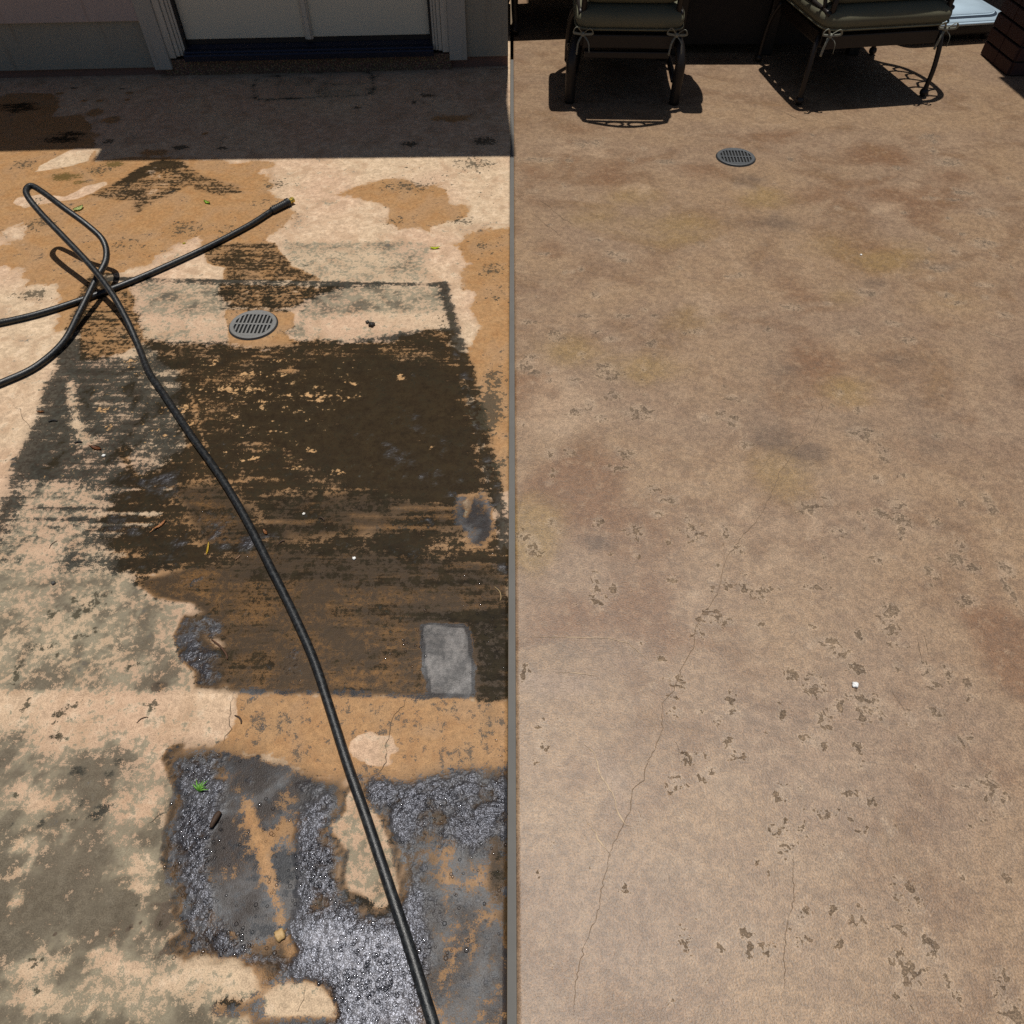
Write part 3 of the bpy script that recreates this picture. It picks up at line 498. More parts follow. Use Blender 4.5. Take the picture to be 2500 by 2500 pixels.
def ribbon(name, pts, wid, mat, parent, z=0.0012, jit=3.0):
    P_ = []
    for i in range(len(pts)-1):
        a, b = Vector((*pts[i],0)), Vector((*pts[i+1],0)); n = max(2, int((b-a).length/9))
        for k in range(n):
            q = a.lerp(b, k/n); P_.append((q.x+random.gauss(0,jit*.6), q.y+random.gauss(0,jit*.35)))
    P_.append(pts[-1]); P_ = [gp(*p, z) for p in P_]; bm = bmesh.new(); prev = None; n = len(P_)
    for i, p in enumerate(P_):
        tn = (P_[min(i+1,n-1)]-P_[max(i-1,0)]).normalized(); sd = Vector((-tn.y,tn.x,0))
        w = wid*random.uniform(.2,.9)*min(1, .25+min(i,n-1-i)/6)
        cur = (bm.verts.new(p+sd*w), bm.verts.new(p+Vector((0,0,.0004))), bm.verts.new(p-sd*w))
        if prev: bm.faces.new((prev[0],prev[1],cur[1],cur[0])); bm.faces.new((prev[1],prev[2],cur[2],cur[1]))
        prev = cur
    return obj(name, bm, mat, parent)
zc = lambda p: [(1260+a*.321, 1500+b*.321) for a,b in p]
ze = lambda p: [(1260+a*.6418, 900+b*.6418) for a,b in p]
zf = lambda p: [(1260+a*.6418, 1900+b*.6418) for a,b in p]
ribbon('crack', ze([(1170,120),(1130,230),(1060,310),(1000,400),(960,500),(920,570),(850,650),(800,720),(765,860),(690,965)]), .0011, m_crackr, patio_r)
ribbon('crack', zc([(1420,0),(1360,120),(1350,250),(1280,370),(1230,480),(1200,580),(1110,680),(1120,860),(1060,1000),(980,1180),(970,1260),(890,1330),(870,1480),(820,1600),(740,1750),(690,1900)]), .0013, m_crackr, patio_r)
ribbon('crack', zf([(360,290),(330,380),(310,520),(260,640),(230,760),(220,900)]), .0011, m_crackr, patio_r)
ribbon('crack', zf([(1055,300),(1055,480),(1025,560),(1020,800)]), .0009, m_crackr, patio_r)
ribbon('crack', zc([(1210,960),(1250,1110)]), .0007, m_crackr, patio_r)
ribbon('crack', [(1300,520),(1330,545),(1380,525+60)], .0012, m_crackr, patio_r)
ribbon('crack', [(1262,470),(1310,473),(1320,490),(1350,515),(1380,535),(1410,555)], .0010, m_crackr, patio_r)
ribbon('trowel_ridge', zc([(520,990),(600,1060),(640,1220),(740,1380),(770,1500),(830,1600),(880,1610)]), .0022, m_ridge, patio_r, jit=2)
ribbon('trowel_ridge', zc([(530,1560),(600,1660),(660,1760),(720,1830)]), .0024, m_ridge, patio_r, jit=2)
ribbon('trowel_ridge', zc([(300,440),(460,445),(620,470)]), .0014, m_ridge, patio_r, jit=1)
ribbon('trowel_ridge', zc([(100,170),(400,175),(700,180),(860,220),(1000,350)]), .0011, m_ridge, patio_r, jit=1)
ribbon('scratch', [(2385,800),(2420,815),(2470,832)], .0016, m_ridge, patio_r, jit=1)
ribbon('scratch', [(1890,265),(1940,285),(1990,300)], .0018, m_crackr, patio_r, jit=1)
ribbon('scratch', [(2240,1555),(2250,1610)], .0008, m_crackr, patio_r, jit=.5); ribbon('scratch', [(2257,1550),(2268,1600)], .0008, m_crackr, patio_r, jit=.5)
ribbon('scratch', [(2178,1690),(2210,1735)], .0008, m_crackr, patio_r, jit=.5)
ribbon('crack', z7([(1715,590),(1700,700),(1690,760),(1700,850),(1640,960)]), .0011, m_crack, patio_l)
ribbon('crack', z8([(1150,590),(1130,650),(1060,710),(1035,780),(1035,850),(1005,920),(1000,1050),(930,1170)]), .0013, m_crack, patio_l)
ribbon('crack', z5([(90,270),(150,300),(180,370),(230,440),(310,500)]), .0012, m_crack, patio_l)
ribbon('crack', z9([(1090,430),(1090,390),(1130,370),(1180,320),(1230,310)]), .0011, m_crack, patio_l)
ribbon('crack', zA([(430,1540),(410,1640),(370,1730)]), .0011, m_crack, patio_l)
m_joint = simple('joint_sealant', (.105,.10,.092), .8, .3, 60, .4)
tag(obj('expansion_joint', box(-GAP+.0005, GAP-.0005, -5, 4.62, -.09, -.003), m_joint), kind='structure')
m_soil = simple('soil', (.13,.095,.06), .95, .4, 6, .6)
bmg = bmesh.new(); vs = [bmg.verts.new(p) for p in ((-120,-120,-.11),(120,-120,-.11),(120,120,-.11),(-120,120,-.11))]; bmg.faces.new(vs)
tag(obj('ground', bmg, m_soil), kind='structure')

# ------------------------------------------------------------------ drain grates
def drain(c, r, col, label, rot, name='drain_grate'):
    m = simple('cast_iron_'+name+str(round(r,3)), col, .55, .35, 120, .5)
    mh = bpy.data.materials.get('sump_black') or simple('sump_black', (.006,.006,.006), .9, .1)  # flat black disc and ring paint the dark of the hole and gap
    e = empty(name, c, rot, label, 'drain', 'round floor drains')
    ri = r*.82; bm = bmesh.new(); n = 56
    prof = [(r*1.0,.0),(r*.99,.006),(r*.96,.0075),(ri+.003,.0075),(ri,.006),(ri,.0015)]
    rings = [[bm.verts.new((q*math.cos(2*math.pi*k/n), q*math.sin(2*math.pi*k/n), z)) for k in range(n)] for q,z in prof]
    for i in range(len(prof)-1):
        for k in range(n): bm.faces.new((rings[i][k], rings[i][(k+1)%n], rings[i+1][(k+1)%n], rings[i+1][k]))
    obj('rim', bm, m, e)
    bm = bmesh.new(); bmesh.ops.create_circle(bm, cap_ends=True, radius=ri+.002, segments=40, matrix=Matrix.Translation((0,0,.0014))); obj('sump', bm, mh, e)
    ro = r*1.045; bm = bmesh.new()
    i0 = [bm.verts.new((ro*math.cos(2*math.pi*k/n), ro*math.sin(2*math.pi*k/n), .0008)) for k in range(n)]; i1 = [bm.verts.new((r*.985*math.cos(2*math.pi*k/n), r*.985*math.sin(2*math.pi*k/n), .0012)) for k in range(n)]
    for k in range(n): bm.faces.new((i0[k], i0[(k+1)%n], i1[(k+1)%n], i1[k]))
    obj('gap_ring', bm, mh, e)
    nb = 10; pit = 2*ri/nb
    for k in range(nb+1):
        x = -ri + k*pit; h = math.sqrt(max(0, ri*ri-x*x)); 
        if h < ri*.25: h = ri*.25
        h = min(h, math.sqrt(max(1e-6,(ri+.002)**2-x*x)) + .002)
        w = pit*.23
        for s in (-1,1):
            y0, y1 = (.0035, h) if s > 0 else (-h, -.0035)
            if y1-y0 > .004: obj('bar', box(x-w, x+w, y0, y1, .0016, .0066, .0006, 1), m, e)
    obj('cross_bar', box(-ri, ri, -.0042, .0042, .0016, .0069, .0006, 1), m, e)
    # closed shoulders above and below the two rows of slots
    for s in (-1,1):
        bm = bmesh.new(); top = []; m0 = .80*ri
        a0 = math.asin(m0/(ri+.001)); pts = [((ri+.001)*math.cos(a), s*(ri+.001)*math.sin(a)) for a in np.linspace(a0, math.pi-a0, 16)]
        vt = [bm.verts.new((x,y,.0068)) for x,y in pts]; f = bm.faces.new(vt if s>0 else vt[::-1])
        g_ = bmesh.ops.extrude_face_region(bm, geom=[f]); bmesh.ops.translate(bm, vec=(0,0,-.005), verts=[v for v in g_['geom'] if isinstance(v, bmesh.types.BMVert)])
        bmesh.ops.recalc_face_normals(bm, faces=bm.faces); obj('shoulder', bm, m, e)
    return e
drain(gp(619,794), .083, (.15,.147,.14), 'grey slotted round floor drain inside the dark mat stain', -.04)
drain(gp(1796,385), .088, (.06,.064,.068), 'dark slotted round floor drain on the clean patio in front of chairs', -.04)

# ------------------------------------------------------------------ the house with its double door
A0 = gp(20,192); B0 = gp(1240,163); UD = (B0-A0).normalized(); NRM = Vector((UD.y,-UD.x,0))
house = empty('house', A0, math.atan2(UD.y, UD.x), 'shaded house wall with cream double door above aggregate step', 'house')
def stucco(name, col, bs=.5, stain=True):
    t = NT(name); n = t.noise(90, 6, .65); big = t.noise(3, 5, .6, stretch=(1,1,.5)); mid = t.noise(14, 5)
    c = t.scale(col, t.mad(t.add(n, big), .28, .72))
    drip = t.noise(1, 4, .6, stretch=(22,22,2)); c = t.mix(t.mul(t.step(drip,.55,.75), .35 if stain else .1), c, (col[0]*.55,col[1]*.45,col[2]*.38))
    return t.out(c, .85, t.bump(t.add(t.mul(n,1.0), t.mul(mid,.6)), .004, bs), 0, .3)
m_stucco = stucco('stucco', (.30,.285,.235), .9); m_board = stucco('painted_board', (.40,.335,.31), .2); m_trim = stucco('painted_trim', (.40,.38,.33), .5)
m_case = stucco('weathered_casing', (.52,.485,.41), .15); m_door = simple('door_cream_paint', (.58,.56,.46), .5, .1, 6, .0); m_weather = simple('black_weatherstrip', (.008,.008,.009), .6, .2)
m_sill = simple('bronze_threshold', (.022,.026,.045), .38, .35, 8, 0, 0.6); m_roof = simple('eave_boards', (.16,.13,.10), .8, .2)
def agg():
    t = NT('exposed_aggregate'); v = t.voro(140); n = t.noise(60,4,.6)
    nv = t.n.new('ShaderNodeTexVoronoi'); t.l.new(t.tc, nv.inputs['Vector']); nv.inputs['Scale'].default_value = 140
    c = t.mix(t.step(v,.15,.6), t.mix(.45, (.38,.24,.15), nv.outputs['Color'], 'MULTIPLY'), (.10,.06,.04)); c = t.scale(c, t.mad(n,.5,.8))
    return t.out(c, .8, t.bump(v, .006, -.9), 0, .4)
m_agg = agg()
m_found = stucco('foundation_concrete', (.20,.115,.09), .9)
H = lambda name, b, m, par=None: obj(name, b, m, par or house)
# local frame: x along the wall, -y towards the patio
obj('foundation', box(-4.6,.86,.012,.30,-.10,.05), m_found, house); obj('foundation', box(2.42,2.735,.012,.30,-.10,.062), m_found, house)
obj('door_step', box(.86,2.42,-.015,.30,-.10,.078,.006), m_agg, house)
obj('stucco_panel', box(-4.6,.815,-.008,.28,.04,.268,.004), m_stucco, house)
obj('siding_board', box(-4.6,.815,-.030,.28,.266,1.0,.004), m_board, house); obj('siding_board', box(-4.6,.815,-.026,.28,1.004,2.7,.004), m_board, house)
obj('stucco_panel', box(2.505,2.735,-.008,.28,.056,2.7,.004), m_stucco, house)
obj('trim_board', box(.813,.905,-.036,.10,.036,2.3,.005), m_trim, house); obj('trim_board', box(2.412,2.508,-.036,.10,.050,2.3,.005), m_trim, house)
for s, x in ((1,.905),(-1,2.412)):
    for (a,b,y,z) in ((.0,.036,-.026,.088),(.0375,.058,-.018,.094),(.0595,.074,-.010,.094),(.0755,.088,-.004,.094)):
        x0, x1 = (x+a, x+b) if s > 0 else (x-b, x-a); obj('door_casing', box(x0,x1,y,.10,z,2.25,.003), m_case, house)
obj('weatherstrip', box(.994,1.006,.002,.09,.10,2.2), m_weather, house); obj('weatherstrip', box(2.312,2.3235,.002,.09,.10,2.2), m_weather, house)
for a,b in ((1.007,1.643),(1.681,2.311)):
    d_ = obj('door', box(a,b,.030,.075,.158,2.2,.004), m_door, house)
    obj('door_panel', box(a+.11,b-.11,.024,.034,.42,2.05,.004), m_door, d_)
ast = obj('door_astragal', box(1.640,1.684,.016,.06,.150,2.2,.006), m_case, house); obj('astragal_bead', box(1.650,1.674,.009,.02,.152,2.2,.004), m_case, ast)
obj('door_sweep', box(1.007,2.311,.028,.07,.135,.157), m_weather, house)
bm = bmesh.new(); pr = [(-.055,.080),(-.055,.104),(-.050,.110),(-.030,.112),(-.026,.118),(.0,.122),(.022,.136),(.09,.136),(.09,.080)]
va = [bm.verts.new((.992,y,z)) for y,z in pr]; vb = [bm.verts.new((2.326,y,z)) for y,z in pr]; n = len(pr)
for i in range(n): bm.faces.new((va[i],va[(i+1)%n],vb[(i+1)%n],vb[i]))
bm.faces.new(va[::-1]); bm.faces.new(vb); bmesh.ops.recalc_face_normals(bm, faces=bm.faces); obj('threshold', bm, m_sill, house)
obj('door_header', box(.905,2.412,-.03,.28,2.25,2.7,.004), m_trim, house)
obj('backing_wall', box(.86,2.45,.10,.28,.0785,2.25), m_weather, house)
obj('return_wall', box(2.52,2.734,.283,3.2,-.10,2.7), m_stucco, house)
# eave with a gutter that stops short at the left: it throws the straight edge of shade
HW = house.matrix_basis.inverted() if False else (Matrix.Translation(A0) @ Matrix.Rotation(math.atan2(UD.y,UD.x),4,'Z')).inverted()
e1 = 2.5
def sun_up(u, v, z): p = gp(u,v); return p + SUN*(z/SUN.z)
pL = HW @ sun_up(100,362,e1); pS = HW @ sun_up(230,389,e1); pR = HW @ sun_up(1240,378,e1)
bm = bmesh.new()
def prism(poly, z0, z1):
    b_ = bmesh.new(); lo = [b_.verts.new((x,y,z0)) for x,y in poly]; hi = [b_.verts.new((x,y,z1)) for x,y in poly]; n = len(poly)
    b_.faces.new(lo[::-1]); b_.faces.new(hi)
    for i in range(n): b_.faces.new((lo[i],lo[(i+1)%n],hi[(i+1)%n],hi[i]))
    bmesh.ops.recalc_face_normals(b_, faces=b_.faces); return b_
roof = obj('roof', prism([(-4.8,pL.y),(2.73,pL.y+.015),(2.73,3.4),(-4.8,3.4)], e1, e1+.22), m_roof, house)
obj('gutter', prism([(pS.x,pS.y),(2.732,pR.y),(2.732,pL.y+.012),(pS.x,pL.y-.003)], e1-.0, e1+.12), m_trim, roof)

# added porch, out of view: its roof shades the ground behind the chairs
porch = empty('porch', (3.0,6.4,0), 0, 'dark covered porch with back wall behind the patio chairs', 'porch')
m_pw = stucco('porch_wall_paint', (.022,.018,.016), .5); m_pf = simple('porch_dark_wood', (.012,.009,.007), .8, .3)  # near-black colour carries the deep shade on porch, table and lounge chair
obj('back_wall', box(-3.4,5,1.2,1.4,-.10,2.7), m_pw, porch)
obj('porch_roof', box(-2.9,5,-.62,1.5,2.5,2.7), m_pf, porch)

# ------------------------------------------------------------------ garden hose
m_hose = NT('black_rubber'); 
hn = m_hose.noise(90, 3, .6); m_hose = m_hose.out(m_hose.mix(m_hose.step(hn,.4,.7), (.005,.0055,.006), (.017,.019,.020)), m_hose.mad(hn,.25,.28), m_hose.bump(m_hose.noise(400,3,.6), .0012, .5), 0, .5)
m_brass = simple('brass', (.55,.42,.10), .35, .2, 80, 0, .9); m_grip = simple('grip_rubber', (.012,.012,.013), .45, .2)
k = 2500/1932; r0 = .0114
def hp(lst): return [gp(x*k, y*k, z) for x,y,z in lst]
ha = hp([(512,398,.014),(470,425,.0125),(400,462,.011),(330,495,.011),(250,530,.011),(165,562,.011),(80,590,.011),(15,606,.011)])
hb = hp([(15,717,.0115),(70,690,.0115),(120,645,.016),(150,590,.035),(180,530,.065),(200,490,.09),(195,455,.12),(165,425,.16),(120,392,.20),(80,362,.225),(58,351,.235),(50,366,.23),(75,400,.20),(120,447,.16),(170,500,.12),(210,552,.085),(240,605,.05),(262,655,.02),(280,700,.0115),(310,745,.0112),(360,820,.0112),(420,905,.0112),(470,990,.0112),(510,1070,.0112),(550,1150,.0112),(590,1240,.0112),(620,1330,.0112),(655,1440,.0112),(690,1540,.0112),(730,1660,.0112),(770,1780,.0112),(812,1915,.0112)])
hmid = hp([(-60,622,.011),(-150,655,.011),(-170,710,.011),(-110,745,.011),(-45,738,.0112)])
hd = (hb[-1]-hb[-2]).normalized(); tail = [hb[-1]+hd*.25+Vector((0,0,0)), hb[-1]+hd*.6+Vector((.05,-.05,0)), hb[-1]+hd*1.3+Vector((.3,-.1,0))]
hose = empty('garden_hose', gp(640,505), 0, 'black garden hose looped at left and running down across the wet slab', 'hose')
path = smooth_path(ha+hmid+hb+tail, 9)
path = [p - hose.location for p in path]
obj('hose_tube', tube(path, r0, 14), m_hose, hose, True)
h0 = ha[0]; tip = gp(716,487,.017); ax = (tip-h0).normalized(); ln = (tip-h0).length
gpts, grs = [], []
for i in range(41):
    f = i/40; gpts.append(h0+ax*(ln*.80*f)-hose.location); grs.append(.0135+.0022*(1 if (i//2)%2 else 0) + (.002 if i > 33 else 0))
obj('grip_sleeve', tube(gpts, grs, 16), m_grip, hose, True)
obj('brass_tip', tube([h0+ax*ln*q-hose.location for q in (.79,.83,.84,.90,.91,1.0)], [.0125,.0125,.0105,.0105,.0125,.0118], 14), m_brass, hose)

# ------------------------------------------------------------------ leaves, twigs and small litter
def leaf(name, u, v, length, width, ang, col, label, curl=.25, fold=.15, stem=True, grp=None, rough=.5, spec=.4, cat='leaf'):
    mat = NT('leaf_'+label[:18].replace(' ','_')); n_ = mat.noise(120,4,.6); mat = mat.out(mat.scale(col, mat.mad(n_,.7,.65)), rough, mat.bump(n_,.001,.5), 0, spec)
    bm = bmesh.new(); rows = []; n = 9
    for i in range(n):
        f = i/(n-1); w = width*.5*(math.sin(math.pi*min(1,f*.96+.02))**.75)*(1-.18*f); x = length*(f-.5); z = .0025+curl*length*(abs(f-.5)*2)**2*.5
        rows.append([bm.verts.new((x, s*w, z+abs(s)*fold*width*.5)) for s in (-1,-.5,0,.5,1)])
    for i in range(n-1):
        for j in range(4): bm.faces.new((rows[i][j],rows[i+1][j],rows[i+1][j+1],rows[i][j+1]))
    bmesh.ops.solidify(bm, geom=list(bm.faces), thickness=-.0006)
    if stem: tube([(-length*.48,0,.003+curl*length*.4),(-length*.62,length*.03,.003),(-length*.8,length*.08,.0015)], .0011, 6, bm)
    o = obj(name, bm, mat, None, True); o.location = gp(u,v); o.rotation_euler = (0,0,ang)
    return tag(o, label, cat, grp)
def twig(u, v, length, ang, label, col=(.045,.022,.010), r=.0022, cat='twig', bend=.15):
    m = bpy.data.materials.get('twig_bark%0.3f'%col[0]) or simple('twig_bark%0.3f'%col[0], col, .7, .4, 150, .5)
    pts = smooth_path([(-length/2,0,r),(-length*.1,length*bend,r*1.3),(length*.3,length*bend*.6,r*1.1),(length/2,-length*.05,r)], 4)
    o = obj('twig' if cat == 'twig' else cat.replace(' ','_'), tube(pts, [r*(.55+.45*math.sin(math.pi*(i+.6)/(len(pts)+.2))) for i in range(len(pts))], 7), m, None, True)
    o.location = gp(u,v); o.rotation_euler = (0,0,ang); return tag(o, label, cat, 'litter on the stained slab')
leaf('leaf', 193,511, .046,.036, .9, (.50,.56,.22), 'pale green leaf with thin stem beside hose loop')
leaf('leaf', 507,496, .036,.018, -.6, (.30,.48,.04), 'small bright green leaf beyond the hose near mould stain', curl=.35)
leaf('leaf', 1062,607, .042,.017, .05, (.62,.66,.05), 'yellow green leaf lying on pale concrete at right of hose nozzle', stem=False)
leaf('leaf', 392,1283, .042,.011, .95, (.52,.24,.10), 'tan curled narrow leaf on the wet mat stain left of hose', curl=.3)
leaf('leaf', 508,1340, .046,.007, -1.45, (.60,.40,.04), 'slender yellow leaf on the wet mat stain near hose', curl=.1, stem=False)
leaf('leaf', 236,1095, .040,.016, -.35, (.16,.055,.02), 'dark reddish brown leaf at left in the mat stain', curl=.15)
leaf('leaf', 100,1006, .026,.010, .0, (.30,.13,.05), 'small brown leaf on dry pale concrete left of mat stain', curl=.2, stem=False)
leaf('leaf', 581,1362, .022,.005, .95, (.40,.24,.14), 'tiny tan leaf sliver just left of hose on wet stain', curl=.1, stem=False)
leaf('leaf', 648,1300, .024,.011, -.9, (.30,.12,.04), 'small rusty leaf right of the hose on wet stain', curl=.2, stem=False)
leaf('leaf', 450,595, .016,.009, .4, (.66,.58,.05), 'tiny yellow leaf fragment on damp orange concrete', curl=.2, stem=False)
twig(582,1757,.028,-.75,'short dark twig at the edge of pale dry strip by a crack')
twig(348,1758,.026,.6,'thin dark twig on pale strip below the mat stain', r=.0012)
twig(538,1585,.075,-.75,'long brown twig at the edge of the soapy patch', (.07,.028,.010), .0026, bend=.05)
twig(785,1268,.022,-.5,'short black twig on the dark mat stain right of hose')
twig(688,1325,.018,.7,'small brown stick beside the rusty leaf')
twig(130,1330,.028,1.2,'thin black sliver on grey film at left edge', r=.001)
twig(1215,1450,.045,-1.2,'pale straw stalk at right edge of the mat stain', (.28,.19,.09), .0016)
twig(192,1082,.022,.25,'black fleck beside the reddish brown leaf', (.012,.010,.008), .003)
twig(130,1030,.026,.2,'black fleck at left border of the mat stain', (.012,.010,.008), .003)
twig(528,2003,.034,1.25,'dark brown seed pod lying in the soapy puddle', (.045,.016,.007), .0065, 'seed pod', .0)
def lump(name, u, v, r, col, label, cat, rough=.6, sq=.7):
    m = simple('lump_'+label[:20].replace(' ','_'), col, rough, .35, 120, .5); bm = bmesh.new(); bmesh.ops.create_icosphere(bm, subdivisions=3, radius=r)
    for v_ in bm.verts:
        q = v_.co.normalized(); f = 1+.16*math.sin(5*q.x+3*q.y+u)+.10*math.sin(9*q.y-7*q.z+v); v_.co *= f; v_.co.z = v_.co.z*sq
    o = obj(name, bm, m, None, True); o.location = gp(u,v,r*sq*.75); return tag(o, label, cat)
lump('nut', 683,2283,.0105,(.46,.30,.13),'round tan nut at lower end of the orange streak','nut')
lump('clod', 907,792,.011,(.02,.015,.011),'black dirt clod on pale film right of the grey drain','clod')
lump('clod', 897,786,.007,(.03,.022,.015),'smaller dark crumb beside the black dirt clod','clod')
lump('pebble', 2088,1672,.0075,(.80,.80,.78),'white pebble on the clean patio','pebble', .5)
lump('pebble', 130,1423,.0055,(.05,.045,.04),'small dark pebble on grey film at left edge','pebble')
lump('pebble', 742,1254,.004,(.75,.72,.66),'tiny whitish bit right of hose on dark stain','pebble')
lump('pebble', 864,1363,.0048,(.8,.78,.74),'white flake shaped bit in middle of wet stain','pebble')
lump('pebble', 253,1112,.005,(.75,.74,.70),'white speck below the reddish brown leaf','pebble')
lump('pebble', 2102,622,.0042,(.85,.84,.8),'tiny white grit speck on clean patio below the right chair','pebble')
# a sprig of grass
m_grass = simple('grass_blade', (.10,.26,.03), .5, .3, 60)
sprig = empty('grass_sprig', gp(487,1932), 0, 'small green grass sprig in foam at the puddle edge', 'grass sprig')
for i,a in enumerate((-.9,-.45,-.1,.25,.6,1.0,1.5)):
    ln = .022+.006*math.sin(i*2.1); obj('blade', tube([(0,0,.002),(math.sin(a)*ln*.5,math.cos(a)*ln*.5,.010),(math.sin(a)*ln,math.cos(a)*ln,.006)], [.0022,.0018,.0005], 6, flat=.35), m_grass, sprig, True)

# bubbles on the soapy water
def bubbles():
    bmu = bmesh.new(); bmesh.ops.create_icosphere(bmu, subdivisions=2, radius=1.0)
    bmesh.ops.delete(bmu, geom=[v for v in bmu.verts if v.co.z < -.2], context='VERTS'); bmu.verts.ensure_lookup_table()
    bv = np.array([v.co[:] for v in bmu.verts]); bf = np.array([[l.index for l in f.verts] for f in bmu.faces]); bmu.free()
    cand = []
    zones = [(480,2050,50,170,260,.0016,.0045),(770,2120,50,90,260,.0016,.0042),(900,2380,130,110,700,.0014,.005),(1080,1980,140,60,380,.0012,.0032),(560,2310,80,40,110,.0015,.0045),(1150,2160,90,160,80,.0015,.004),(480,1880,50,40,120,.0012,.003),(1190,1550,40,120,40,.0015,.004),(640,2090,110,180,45,.002,.005),(1000,1600,60,60,26,.002,.0045),(480,1300,110,70,120,.001,.0025),(1170,1150,40,200,160,.001,.0024),(700,1320,130,40,60,.001,.0025),(500,1600,36,80,60,.001,.0025),(1225,1950,14,100,40,.002,.004),(720,1620,30,40,26,.0015,.003),(980,1120,150,90,120,.0008,.0017)]
    V_, F_, o = [], [], 0
    xs, ys = L.xs, L.ys; Wf = L.a['W']
    for cu,cv,su,sv,n,r0_,r1_ in zones:
        for _ in range(n):
            u, v = random.gauss(cu,su*.6), random.gauss(cv,sv*.6)
            if v > 2560 or u > 1246: continue
            p = gp(u,v); i, j = np.searchsorted(xs,p.x), np.searchsorted(ys,p.y)
            if i >= len(xs) or Wf[min(j,len(ys)-1),i] < .7: continue
            r = r0_+(r1_-r0_)*random.random()**2.2
            V_.append(bv*[r,r,r*.75]+[p.x,p.y,.0004]); F_.append(bf+o); o += len(bv)
    me = bpy.data.meshes.new('soap_bubbles'); me.from_pydata(np.concatenate(V_).tolist(), [], np.concatenate(F_).tolist())
    t = NT('soap_bubble'); m = t.m; n, l = t.n, t.l
    gl = n.new('ShaderNodeBsdfGlossy'); gl.inputs['Roughness'].default_value = .06; gl.inputs['Color'].default_value = (.95,.95,1,1)
    tr = n.new('ShaderNodeBsdfTransparent'); tr.inputs['Color'].default_value = (.98,.98,.98,1)
    fr = n.new('ShaderNodeFresnel'); fr.inputs['IOR'].default_value = 1.45; mx = n.new('ShaderNodeMixShader')
    l.new(fr.outputs[0], mx.inputs[0]); l.new(tr.outputs[0], mx.inputs[1]); l.new(gl.outputs[0], mx.inputs[2]); l.new(mx.outputs[0], n['Material Output'].inputs['Surface'])
    o_ = obj('soap_bubbles', me, m, None, True); tag(o_, 'clear soap bubbles floating on the wet patches', 'bubbles', kind='stuff')
bubbles()

